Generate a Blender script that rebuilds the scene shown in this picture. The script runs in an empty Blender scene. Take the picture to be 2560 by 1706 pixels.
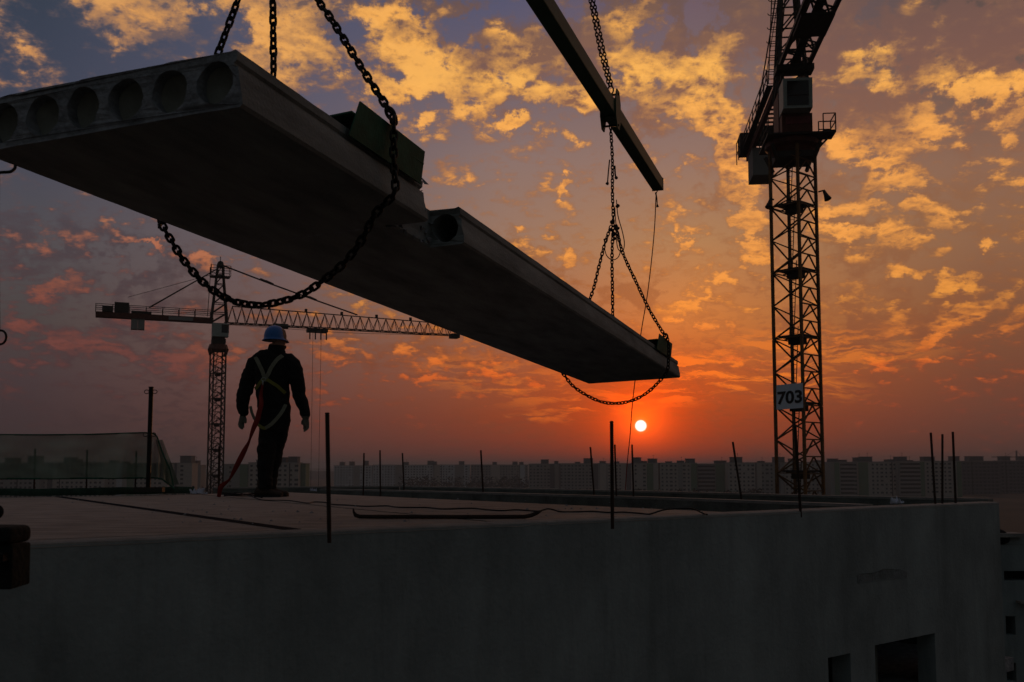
import bpy, bmesh, math, random
from mathutils import Vector, Matrix, Euler, noise as mnoise
from mathutils.geometry import tessellate_polygon
from mathutils.bvhtree import BVHTree
random.seed(7)
SC = bpy.context.scene
COL = SC.collection
# ------------------------------------------------------------------ camera
# pixel sizes below are those of the 2560 x 1706 photograph; eye 0.29 m above the deck (z = 0)
FPX, PPY, EYE = 2472.0, 972.3, 0.29
PITCH = math.radians(4.71)
cam_d = bpy.data.cameras.new('camera'); cam = bpy.data.objects.new('camera', cam_d); COL.objects.link(cam)
cam.location = (0, 0, EYE); cam.rotation_euler = (math.pi/2 + PITCH, 0, 0)
cam_d.sensor_width = 36; cam_d.lens = 36*FPX/2560; cam_d.shift_y = (PPY - 853)/2560
cam_d.clip_start = .05; cam_d.clip_end = 20000
cam_d.dof.use_dof = True; cam_d.dof.focus_distance = 9.5; cam_d.dof.aperture_fstop = 7.1
SC.camera = cam
SC.view_settings.view_transform = 'Standard'; SC.view_settings.look = 'None'
SC.view_settings.exposure = 0; SC.view_settings.gamma = 1; SC.view_settings.use_curve_mapping = False
SC.cycles.max_bounces = 6; SC.cycles.volume_bounces = 0
cP, sP = math.cos(PITCH), math.sin(PITCH)
def ray(px, py): return Vector(((px-1280)/FPX, cP + sP*(py-PPY)/FPX, sP - cP*(py-PPY)/FPX))
ORG = Vector((0, 0, EYE))
def at(px, py, Y): r = ray(px, py); return ORG + r*(Y/r.y)
def onz(px, py, z=0.0): r = ray(px, py); return ORG + r*((z-EYE)/r.z)
def project(P):
    d = P - ORG; w = d.y*cP + d.z*sP
    return (1280 + FPX*d.x/w, PPY - FPX*(-d.y*sP + d.z*cP)/w)
def azel(px, py):
    r = ray(px, py).normalized(); return math.degrees(math.atan2(r.x, r.y)), math.degrees(math.asin(r.z))
def lin(c, k=1.0):
    o = []
    for v in c[:3]:
        v = v/255.0; o.append(((v/12.92) if v <= .04045 else ((v+.055)/1.055)**2.4)*k)
    return (o[0], o[1], o[2], 1)
# ------------------------------------------------------------------ sky
SUN_PX = (1602, 1065)
sun_az, sun_el = azel(*SUN_PX)
sun_dir = ray(*SUN_PX).normalized()
W = bpy.data.worlds.new('World'); SC.world = W; W.use_nodes = True
nt = W.node_tree; nt.nodes.clear(); N = nt.nodes; L = nt.links
def nd(t, **k):
    n = N.new(t)
    for a, b in k.items(): setattr(n, a, b)
    return n
def sock(x, s):
    if isinstance(x, (int, float)): s.default_value = x
    elif isinstance(x, (tuple, Vector)): s.default_value = tuple(x)[:len(s.default_value)]
    else: L.new(x, s)
def M(op, a, b=0.0, c=0.0, clamp=False):
    n = nd('ShaderNodeMath', operation=op, use_clamp=clamp)
    sock(a, n.inputs[0]); sock(b, n.inputs[1]); sock(c, n.inputs[2]); return n.outputs[0]
def VM(op, a, b=(0, 0, 0), sc=None):
    n = nd('ShaderNodeVectorMath', operation=op); sock(a, n.inputs[0]); sock(b, n.inputs[1])
    if sc is not None: sock(sc, n.inputs['Scale'])
    return n.outputs[1] if op in ('DOT_PRODUCT', 'LENGTH', 'DISTANCE') else n.outputs[0]
def MR(v, a, b, c=0.0, d=1.0, kind='SMOOTHSTEP'):
    n = nd('ShaderNodeMapRange', interpolation_type=kind, clamp=True)
    sock(v, n.inputs[0])
    for i, x in zip((1, 2, 3, 4), (a, b, c, d)): sock(x, n.inputs[i])
    return n.outputs[0]
def MX(f, a, b, bt='MIX'):
    n = nd('ShaderNodeMix', data_type='RGBA', blend_type=bt, clamp_factor=True)
    sock(f, n.inputs[0]); sock(a, n.inputs[6]); sock(b, n.inputs[7]); return n.outputs[2]
def RAMP(v, stops):
    n = nd('ShaderNodeValToRGB'); r = n.color_ramp; sock(v, n.inputs[0])
    stops = sorted(stops); r.elements[0].position = stops[0][0]; r.elements[0].color = stops[0][1]
    r.elements[1].position = stops[-1][0]; r.elements[1].color = stops[-1][1]
    for p, c in stops[1:-1]:
        e = r.elements.new(p); e.color = c
    return n.outputs[0]
def NOISE(v, scale, detail=6, rough=.55, dist=0.0, lac=2.0, color=False):
    n = nd('ShaderNodeTexNoise', noise_dimensions='3D'); L.new(v, n.inputs['Vector'])
    n.inputs['Scale'].default_value = scale; n.inputs['Detail'].default_value = detail
    n.inputs['Roughness'].default_value = rough; n.inputs['Distortion'].default_value = dist
    n.inputs['Lacunarity'].default_value = lac
    return n.outputs[1] if color else n.outputs[0]
tc = nd('ShaderNodeTexCoord'); D = VM('NORMALIZE', tc.outputs['Generated'])
sx = nd('ShaderNodeSeparateXYZ'); L.new(D, sx.inputs[0]); dx, dy, dz = sx.outputs
AZ = M('MULTIPLY', M('ARCTAN2', dx, dy), 57.29578); EL = M('MULTIPLY', M('ARCSINE', dz), 57.29578)
zc = M('ADD', M('MAXIMUM', dz, 0.0), 0.28)
cp = nd('ShaderNodeCombineXYZ'); L.new(M('DIVIDE', dx, zc), cp.inputs[0]); L.new(M('DIVIDE', dy, zc), cp.inputs[1]); CP = cp.outputs[0]   # point on the cloud sheet
ae = nd('ShaderNodeCombineXYZ'); L.new(AZ, ae.inputs[0]); L.new(EL, ae.inputs[1]); AE = ae.outputs[0]
# cloud sheet noise
warp = VM('SCALE', VM('SUBTRACT', NOISE(AE, .30, 7, .62, color=True), (.5, .5, .5)), sc=4.6)
AEW = VM('ADD', AE, warp)
t = EL_T = M('DIVIDE', M('MAXIMUM', EL, 0.0), 90.0)
rows = [0, 200, 400, 600, 800, 950, 1050, 1130, 1176]
cols = {
 80:  [(56,64,80),(62,68,86),(72,73,86),(82,78,82),(76,68,68),(70,56,60),(64,50,54),(60,47,50),(54,44,47)],
 700: [(80,83,106),(86,86,106),(96,90,102),(106,92,96),(110,84,80),(104,72,68),(96,62,59),(88,58,55),(72,50,50)],
 1250:[(86,86,112),(112,98,108),(138,115,110),(150,119,102),(148,104,82),(142,76,54),(132,57,40),(120,54,45),(98,54,48)],
 1750:[(112,92,102),(124,104,104),(146,116,104),(168,126,88),(188,118,62),(168,80,40),(146,54,30),(126,50,36),(105,54,46)],
 2450:[(96,78,74),(112,88,80),(142,104,84),(144,102,76),(130,82,58),(118,68,52),(106,62,52),(93,57,50),(76,52,48)],
}
ramps = []
for x, cs in cols.items():
    st = [(max(azel(x, y)[1], 0)/90.0, lin(c)) for y, c in zip(rows, cs)]
    st.append((.55, lin((82,84,94)))); st.append((1.0, lin((84,84,86))))
    ramps.append((azel(x, 700)[0], RAMP(t, st)))
base = ramps[0][1]
for (a0, _), (a1, r1) in zip(ramps, ramps[1:]): base = MX(MR(AZ, a0, a1, kind='LINEAR'), base, r1)
east = RAMP(t, [(0, lin((52,55,54))), (.12, lin((58,64,62))), (.35, lin((58,68,70))), (.6, lin((66,74,78))), (1, lin((84,84,86)))])
aza = M('ABSOLUTE', AZ)
base = MX(MR(aza, 34, 120), base, east)
# sun angle
dot = M('MINIMUM', VM('DOT_PRODUCT', D, tuple(sun_dir)), 1.0)
ANG = M('MULTIPLY', M('ARCCOSINE', dot), 57.29578)
# glow, stretched sideways a little
gd = VM('LENGTH', VM('MULTIPLY', VM('SUBTRACT', AE, (sun_az, sun_el+.2, 0)), (1.0, 1.1, 1)))
g1 = M('EXPONENT', M('MULTIPLY', gd, -1/.95)); g2 = M('EXPONENT', M('MULTIPLY', gd, -1/3.8))
g3 = M('EXPONENT', M('MULTIPLY', VM('LENGTH', VM('MULTIPLY', VM('SUBTRACT', AE, (sun_az+2.0, sun_el+6.5, 0)), (.8, 1, 1))), -1/4.0))
def blobs(lst, vec):
    out = None
    for (px, py, rx, ry, ang, w) in lst:
        a, e = azel(px, py); k = 57.3/FPX
        m = nd('ShaderNodeMapping', vector_type='TEXTURE'); L.new(vec, m.inputs[0])
        m.inputs['Location'].default_value = (a, e, 0); m.inputs['Rotation'].default_value = (0, 0, math.radians(-ang))
        m.inputs['Scale'].default_value = (rx*k*1.45, ry*k*1.45, 1)
        g = nd('ShaderNodeTexGradient', gradient_type='SPHERICAL'); L.new(m.outputs[0], g.inputs[0])
        s = M('MULTIPLY', M('SMOOTH_MIN', g.outputs[1], .6, .25), w/.6)
        out = s if out is None else M('MAXIMUM', out, s)
    return out
# (x, y, radius x, radius y, clockwise tilt, weight)
GOLD = [(330,30,130,75,0,1),(430,20,70,40,0,.7),(640,20,70,60,0,.9),(720,80,100,100,0,1.05),(830,135,80,40,10,.9),(660,130,60,50,0,.9),(880,160,50,20,20,.7),(730,185,55,30,-10,.7),
 (1000,55,110,40,8,.8),(1010,130,90,60,25,.95),(1120,150,130,50,10,1),(1100,215,110,45,25,1.1),(1200,215,130,50,-12,1),(1290,190,110,40,-20,.95),(970,225,60,26,15,.9),(1060,290,34,22,20,.8),
 (1275,305,60,16,5,.9),(1400,345,70,16,20,.85),(1400,250,90,32,-5,.95),(1330,150,110,50,10,.75),
 (1540,80,80,60,0,.8),(1620,60,90,50,10,.75),(1600,160,110,60,25,1),(1700,180,120,60,20,.9),(1760,250,100,55,40,1.15),(1690,240,100,40,20,1),(1780,130,60,50,0,.8),
 (1822,350,46,66,0,1.15),(1848,425,40,50,10,1.15),(1868,545,44,46,10,1.1),(1875,480,30,40,0,.9),(1800,400,24,24,0,.6),(1882,630,40,34,0,1.0),(1830,690,30,20,0,.6),(1740,420,50,18,20,.7),(1415,462,30,9,-20,.7),(1690,560,22,14,20,.7),(1720,600,50,12,12,.7),
 (2330,205,100,22,-10,.6),(2440,235,130,26,-6,.9),(2520,225,60,20,0,.7),(2190,180,60,40,0,.6),(2250,320,120,40,0,.9),(2190,400,80,20,0,.7),(2140,350,60,30,-20,.6),(2530,300,40,18,0,.6),
 (2240,460,90,30,-8,.9),(2120,520,100,22,0,.85),(2290,530,90,20,0,.75),(2240,610,80,22,0,.85),(2100,590,70,16,0,.7),(2360,560,60,20,-10,.6),(2160,640,60,16,0,.6),(2330,700,90,18,8,.8),(2470,620,40,14,-10,.7),
 (2140,760,90,20,0,.75),(2240,800,60,30,-10,.7),(2430,780,80,24,-32,.9),(2530,790,50,30,-20,.7),(2120,720,60,14,0,.6),(2340,850,90,16,-20,.6),(2200,900,110,18,0,.5),
 (1700,770,60,34,-25,1.0),(1650,790,30,14,0,.7),(1420,650,24,24,0,.7),(1290,590,16,8,0,.6),(1350,600,18,9,0,.5),(1790,830,50,14,0,.7),(1830,890,90,14,0,.65),(1740,700,60,20,0,.5),
 (503,632,32,18,0,.95),(372,600,26,7,8,.8),(145,715,70,22,-5,.75),(190,850,120,30,20,.75),(60,880,80,30,20,.5),(380,825,100,18,0,.55),(490,890,100,40,-15,.65),(320,900,60,22,0,.5),
 (1180,870,60,16,25,.75),(900,860,60,12,20,.6),(1050,900,70,20,20,.6),(780,960,60,18,-20,.45),(1010,820,30,8,0,.6),(1240,940,80,20,15,.6),(940,760,60,10,0,.4),(820,880,60,14,10,.5),(1100,960,80,14,0,.5)]
VEIL = [(760,60,240,90,0,.8),(1150,70,330,90,10,.9),(1600,120,260,180,0,.9),(1950,80,260,160,0,1),(2100,250,220,120,0,.9),(2450,80,240,130,0,.9),(2350,260,260,90,0,.8),(1250,180,300,110,15,.8),(1900,450,110,280,-4,.9),(1990,300,120,160,0,.8),
 (2250,560,300,140,0,.8),(2200,800,320,120,0,.8),(1350,700,200,90,25,.7),(1650,740,130,70,0,.8),(200,620,330,70,6,.9),(60,560,200,50,0,.8),(350,720,260,60,0,.8),(250,860,330,80,0,.7),(1700,600,120,40,0,.3),(1050,880,260,90,10,.7),(700,860,200,70,0,.5),(2500,640,120,90,0,.6),(1850,930,220,60,0,.5)]
DARK = [(1020,98,75,34,0,1),(1113,85,75,48,0,1),(1240,148,130,36,5,1),(1330,140,80,34,0,.9),(1452,98,60,70,0,1),(1609,27,150,40,0,.9),(1750,62,130,70,0,1),(1725,118,55,28,20,.8),(1582,182,30,18,0,.7),(1790,200,30,46,0,.6),(640,0,50,30,0,.5),(820,60,50,40,0,.6),(2390,180,150,34,-5,1),(2170,290,110,40,0,.8),(2480,120,90,50,0,.9),(2150,660,110,26,0,.8),(2120,800,140,36,0,.7),(2330,790,80,30,0,.6),(1930,250,50,180,0,.7),(2060,450,70,50,0,.5),(2090,60,90,90,0,.9),(1930,80,60,120,0,.8),(2300,60,200,60,0,.8),(2160,480,60,16,0,.5),(1570,740,70,30,0,.8)]
n_big = NOISE(CP, 8.0, 7, .6, .2)
n_fine = NOISE(CP, 24.0, 6, .62, .15)
n_mid = NOISE(VM('ADD', CP, (7.3, 1.1, 3.7)), 9.0, 6, .58, .2)
shift = VM('ADD', CP, (sun_dir.x*.012 , sun_dir.y*.012, 0.0))
n_fine2 = NOISE(shift, 24.0, 4, .6, .15)
gm = blobs(GOLD, AEW); vm = blobs(VEIL, VM('ADD', AE, VM('SCALE', warp, sc=1.6)))
dark = blobs(DARK, AEW)
front = MR(aza, 40, 75, 1, 0)                       # beyond the frame the same broken cloud goes on as plain noise
gm_far = MR(n_mid, .52, .72, 0, .9)
gm = M('ADD', M('MULTIPLY', gm, front), M('MULTIPLY', gm_far, M('SUBTRACT', 1.0, front)))
gm = M('MULTIPLY', gm, MR(EL, 28, 34, 1, .8))
hor = MR(EL, 1.0, 6.0)
gd_ = M('ADD', M('ADD', M('MULTIPLY', gm, .52), M('MULTIPLY', M('SUBTRACT', n_fine, .5), 1.5)), M('MULTIPLY', M('SUBTRACT', n_big, .5), 1.15))
GMASK = MR(gd_, -.06, .32)
BELL = M('MULTIPLY', MR(gd_, .06, .44), MR(n_big, .30, .62, .62, 1.0))
small = M('MULTIPLY', MR(M('ADD', n_fine, M('MULTIPLY', M('SUBTRACT', n_big, .5), .7)), .56, .66), M('MULTIPLY', MR(AZ, -6, 18, .25, 1.0), MR(EL, 15, 19, 1, .12)))
small = M('MULTIPLY', small, MR(EL, 3, 9))
GMASK = M('MAXIMUM', GMASK, M('MULTIPLY', small, .7))
VMASK = M('MULTIPLY', MR(M('ADD', M('MULTIPLY', dark, .25), M('ADD', M('MULTIPLY', vm, .55), M('ADD', M('MULTIPLY', M('SUBTRACT', n_big, .5), 1.2), M('MULTIPLY', M('SUBTRACT', n_fine, .5), .7)))), .12, .50), .9)
# colours of lit and unlit cloud by elevation, on the sun side and on the left
def elr(pairs): return RAMP(t, [(azel(1280, y)[1]/90.0 if y < 1170 else 0.0, lin(c)) for y, c in pairs] + [(.8, lin((150,110,100)))])
lit_r = elr([(0,(250,174,84)),(200,(255,182,86)),(400,(252,168,80)),(600,(246,162,76)),(780,(236,150,62)),(930,(226,104,40)),(1040,(160,66,40)),(1176,(96,56,48))])
lit_l = elr([(0,(226,160,88)),(200,(230,160,90)),(560,(196,126,84)),(650,(176,104,76)),(800,(126,70,60)),(930,(108,62,58)),(1040,(78,52,54)),(1176,(54,44,47))])
lit = MX(MR(AZ, -21, -3), lit_l, lit_r)
lit = MX(MR(aza, 40, 110), lit, RAMP(t, [(0, lin((60,50,54))), (.2, lin((96,78,80))), (1, lin((84,80,92)))]))
shade_r = elr([(0,(108,84,78)),(200,(126,90,80)),(400,(138,96,78)),(600,(146,100,70)),(800,(140,86,58)),(930,(130,68,48)),(1040,(110,60,50)),(1176,(90,54,48))])
shade_l = elr([(0,(96,86,92)),(300,(90,80,88)),(560,(76,68,76)),(650,(74,64,70)),(800,(74,58,62)),(930,(70,52,56)),(1040,(62,48,52)),(1176,(54,44,47))])
shade = MX(MR(AZ, -21, -3), shade_l, shade_r)
shade = MX(MR(aza, 40, 110), shade, RAMP(t, [(0, lin((44,44,50))), (.3, lin((56,56,68))), (1, lin((58,62,80)))]))
relief = M('ADD', .74, M('MULTIPLY', M('SUBTRACT', n_fine2, n_fine), 2.4))
relief = M('SUBTRACT', relief, M('MULTIPLY', MR(gd_, .45, .90), .62))
relief = M('ADD', relief, M('SUBTRACT', M('MULTIPLY', M('SUBTRACT', n_mid, .5), 4.2), M('MULTIPLY', dark, .75)), clamp=False)
litc = MX(M('MULTIPLY', BELL, MR(relief, -.2, .8, kind='LINEAR')), MX(.95, lit, shade), lit)
litc = MX(M('MULTIPLY', M('MULTIPLY', BELL, MR(relief, .7, 1.25)), .75), litc, VM('MULTIPLY', lit, (1.1, 1.14, 1.2)))
sky = MX(VMASK, base, shade)
sky = MX(M('MULTIPLY', GMASK, .95), sky, litc)
# streaks of cloud low round the sun
SP = VM('MULTIPLY', VM('ADD', AE, VM('SCALE', warp, sc=.25)), (.55, 3.4, 0)); st_n = NOISE(SP, .6, 6, .66, .6)
stm = M('MULTIPLY', MR(st_n, .47, .60), blobs([(1800,935,260,46,8,1.0),(1690,965,90,34,-10,1.0),(1580,1000,210,34,-8,1.0),(2000,880,260,50,0,.6),(1300,960,220,50,10,.45),(1420,1035,160,14,-5,.6)], AE))
sky = MX(M('MULTIPLY', stm, .85), sky, lin((255,138,40)))
def addg(c, g, col, k): return MX(1.0, c, VM('SCALE', VM('ADD', col[:3], (0,0,0)), sc=M('MULTIPLY', g, k)), 'ADD')
sky = VM('MULTIPLY', sky, VM('SUBTRACT', (1,1,1), VM('SCALE', (.0,.68,.97), sc=M('MINIMUM', M('MULTIPLY', g2, 1.7), 1.0))))
sky = addg(sky, g1, (1.0,.075,.0), 3.0); sky = addg(sky, g2, (.62,.045,.0), .75); sky = addg(sky, g3, (.34,.13,.02), .50)
disc = MR(ANG, .27, .36, 1, 0); halo = M('MULTIPLY', MR(ANG, .28, .60, 1, 0), .5)
sky = MX(halo, sky, (1.0, .36, .05, 1)); sky = MX(disc, sky, (2.4, 2.1, 1.7, 1))
nish = nd('ShaderNodeTexSky', sky_type='NISHITA', sun_disc=False); nish.sun_elevation = math.radians(sun_el); nish.sun_rotation = math.radians(sun_az)
nish.air_density = 1.2; nish.dust_density = 3.0; nish.altitude = 20
SKY_STRENGTH = .1
tot = VM('ADD', VM('SCALE', sky, sc=.97/SKY_STRENGTH), VM('SCALE', nish.outputs[0], sc=.02))
bg = nd('ShaderNodeBackground'); L.new(tot, bg.inputs[0]); bg.inputs[1].default_value = SKY_STRENGTH
ow = nd('ShaderNodeOutputWorld'); L.new(bg.outputs[0], ow.inputs[0])
W.cycles.sampling_method = 'MANUAL'; W.cycles.sample_map_resolution = 512
# ------------------------------------------------------------------ sun lamp (already at the horizon: weak and red)
sl = bpy.data.lights.new('sun', 'SUN'); sl.energy = .12; sl.angle = math.radians(.5); sl.color = (1, .42, .16)
so = bpy.data.objects.new('sun', sl); COL.objects.link(so)
so.rotation_euler = sun_dir.to_track_quat('Z', 'Y').to_euler()
# ------------------------------------------------------------------ materials
def mat(name, col, rough=.8, var=.25, scale=6.0, bump=.3, bscale=None, metal=0.0, streak=None, spec=.3, tint=None, stain=0.0):
    m = bpy.data.materials.new(name); m.use_nodes = True; t_ = m.node_tree; b = t_.nodes['Principled BSDF']
    b.inputs['Roughness'].default_value = rough; b.inputs['Metallic'].default_value = metal
    b.inputs['Specular IOR Level'].default_value = spec
    c = t_.nodes.new('ShaderNodeTexCoord'); n = t_.nodes.new('ShaderNodeTexNoise')
    src = c.outputs['Object']
    if streak:
        mp = t_.nodes.new('ShaderNodeMapping'); mp.inputs['Scale'].default_value = streak; t_.links.new(src, mp.inputs[0]); src2 = mp.outputs[0]
    else: src2 = src
    t_.links.new(src2, n.inputs['Vector']); n.inputs['Scale'].default_value = scale; n.inputs['Detail'].default_value = 8; n.inputs['Roughness'].default_value = .65
    r = t_.nodes.new('ShaderNodeValToRGB'); t_.links.new(n.outputs[0], r.inputs[0])
    r.color_ramp.elements[0].position = .3; r.color_ramp.elements[1].position = .72
    tc_ = tint or col
    r.color_ramp.elements[0].color = (*[v*(1-var) for v in tc_], 1); r.color_ramp.elements[1].color = (*[min(1, v*(1+var)) for v in col], 1)
    outc = r.outputs[0]
    if stain:      # run-down marks and blotches of their own shape
        for sc_, thr, amt in (((5, 5, .35), .56, stain), ((1.1, 1.1, 1.1), .55, stain*.7), ((9, 9, 7), .66, stain*.6)):
            mp2 = t_.nodes.new('ShaderNodeMapping'); mp2.inputs['Scale'].default_value = sc_; t_.links.new(src, mp2.inputs[0])
            ns = t_.nodes.new('ShaderNodeTexNoise'); ns.inputs['Scale'].default_value = 1.3; ns.inputs['Detail'].default_value = 9; ns.inputs['Roughness'].default_value = .68; t_.links.new(mp2.outputs[0], ns.inputs['Vector'])
            mr_ = t_.nodes.new('ShaderNodeMapRange'); mr_.inputs[1].default_value = thr-.07; mr_.inputs[2].default_value = thr+.12; mr_.inputs[3].default_value = 0; mr_.inputs[4].default_value = amt; t_.links.new(ns.outputs[0], mr_.inputs[0])
            mm = t_.nodes.new('ShaderNodeMix'); mm.data_type = 'RGBA'; mm.blend_type = 'MULTIPLY'; t_.links.new(mr_.outputs[0], mm.inputs[0]); t_.links.new(outc, mm.inputs[6]); mm.inputs[7].default_value = (.35, .36, .33, 1); outc = mm.outputs[2]
    t_.links.new(outc, b.inputs['Base Color'])
    if bump:
        n2 = t_.nodes.new('ShaderNodeTexNoise'); t_.links.new(src, n2.inputs['Vector']); n2.inputs['Scale'].default_value = bscale or scale*6; n2.inputs['Detail'].default_value = 6
        bp = t_.nodes.new('ShaderNodeBump'); bp.inputs['Strength'].default_value = bump; bp.inputs['Distance'].default_value = .01
        t_.links.new(n2.outputs[0], bp.inputs['Height']); t_.links.new(bp.outputs[0], b.inputs['Normal'])
    return m
MT = dict(
 slab=mat('raw_concrete', (.25,.262,.25), .9, .42, 5, .6, 60, streak=(1,.25,1)),
 cut=mat('broken_concrete', (.27,.275,.29), .95, .5, 14, 1.0, 45),
 wall=mat('precast_wall', (.28,.325,.325), .88, .30, 1.5, .5, 34, streak=(1,1,.6), stain=.26),
 top=mat('mortar_edge', (.27,.26,.24), .9, .25, 7, .6, 50),
 deck=mat('deck_concrete', (.305,.262,.225), .9, .42, 3.2, .9, 24, streak=(1,3.2,1)),
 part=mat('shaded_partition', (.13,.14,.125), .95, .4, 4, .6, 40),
 joint=mat('wet_joint', (.008,.014,.02), .95, .3, 8, .2, spec=.02),
 steel=mat('dark_steel', (.022,.021,.02), .45, .4, 12, .25, 80, metal=.6),
 rust=mat('rusty_bar', (.05,.03,.022), .75, .4, 30, .4, 200, metal=.2),
 chain=mat('oily_chain', (.03,.028,.025), .42, .4, 20, .2, 90, metal=.7),
 green=mat('green_paint', (.022,.11,.065), .7, .3, 9, .25, 60, tint=(.025,.085,.05)),
 beam=mat('green_beam_paint', (.035,.085,.045), .5, .3, 5, .2, 60),
 yellow=mat('weathered_yellow_paint', (.17,.085,.022), .55, .4, 3, .1, tint=(.14,.06,.02)),
 craned=mat('dark_crane_paint', (.035,.03,.022), .6, .4, 3, .1),
 cranered=mat('dull_red_paint', (.12,.035,.02), .6, .4, 3, .1),
 cab=mat('cab_grey_paint', (.38,.42,.38), .5, .15, 3, .1),
 rustp=mat('rusty_lattice_paint', (.11,.055,.02), .6, .4, 3, .1),
 plug=mat('smooth_plug_concrete', (.28,.285,.245), .9, .2, 8, .3, 40),
 glass=mat('dark_glass', (.01,.012,.014), .12, .1, 3, 0, spec=.5),
 white=mat('white_board', (.70,.76,.84), .6, .06, 3, .1),
 black=mat('black_lettering', (.015,.015,.015), .7, .1, 3, 0),
 cloth=mat('black_cloth', (.012,.012,.012), .95, .5, 25, .8, 120),
 trouser=mat('dark_trousers', (.014,.013,.013), .95, .5, 25, .8, 120),
 skin=mat('skin', (.28,.16,.11), .7, .15, 10, .1),
 glove=mat('work_glove', (.16,.155,.125), .9, .3, 20, .5, 120),
 helmet=mat('blue_hard_hat_shell', (.02,.13,.42), .35, .08, 3, 0, spec=.5),
 boot=mat('brown_leather', (.05,.035,.025), .8, .4, 15, .4, 100),
 strap=mat('strap_webbing', (.21,.21,.15), .85, .2, 40, .3, 300),
 strapy=mat('yellow_strap_webbing', (.22,.22,.05), .85, .2, 40, .3, 300),
 red=mat('red_webbing', (.27,.025,.018), .8, .2, 30, .3, 300),
 rag=mat('white_rag', (.62,.65,.75), .9, .1, 8, .3),
 field=mat('dull_field', (.07,.058,.04), .95, .4, .012, 0, tint=(.05,.045,.035)),
 leaf=mat('dark_foliage', (.03,.032,.02), .95, .5, .2, 0),
 pbeige=mat('beige_panel', (.42,.38,.33), .9, .10, .05, 0),
 pwhite=mat('pale_grey_panel', (.50,.53,.54), .9, .08, .05, 0),
 pgrey=mat('grey_panel', (.28,.27,.25), .9, .12, .05, 0),
 pgreen=mat('green_panel', (.12,.20,.12), .9, .12, .05, 0),
 pdark=mat('dark_panel', (.11,.11,.11), .9, .12, .05, 0),
 win=mat('far_window_glass', (.035,.04,.042), .8, .2, .1, 0),
 block=mat('dark_old_timber', (.014,.017,.015), 1.0, .5, 10, .6, 60),
)
# green debris net: threads that let half the light by
def net_mat():
    m = bpy.data.materials.new('green_net_mesh'); m.use_nodes = True; t_ = m.node_tree; b = t_.nodes['Principled BSDF']
    b.inputs['Base Color'].default_value = (.22, .29, .21, 1); b.inputs['Roughness'].default_value = .9
    tr = t_.nodes.new('ShaderNodeBsdfTransparent'); mx = t_.nodes.new('ShaderNodeMixShader'); c = t_.nodes.new('ShaderNodeTexCoord')
    n = t_.nodes.new('ShaderNodeTexNoise'); n.inputs['Scale'].default_value = 1.4; n.inputs['Detail'].default_value = 5; t_.links.new(c.outputs['Object'], n.inputs['Vector'])
    mr = t_.nodes.new('ShaderNodeMapRange'); mr.inputs[1].default_value = .35; mr.inputs[2].default_value = .7; mr.inputs[3].default_value = .68; mr.inputs[4].default_value = .80
    t_.links.new(n.outputs[0], mr.inputs[0]); t_.links.new(mr.outputs[0], mx.inputs[0])
    t_.links.new(tr.outputs[0], mx.inputs[1]); t_.links.new(b.outputs[0], mx.inputs[2]); t_.links.new(mx.outputs[0], t_.nodes['Material Output'].inputs[0])
    return m
MT['net'] = net_mat()
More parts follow.
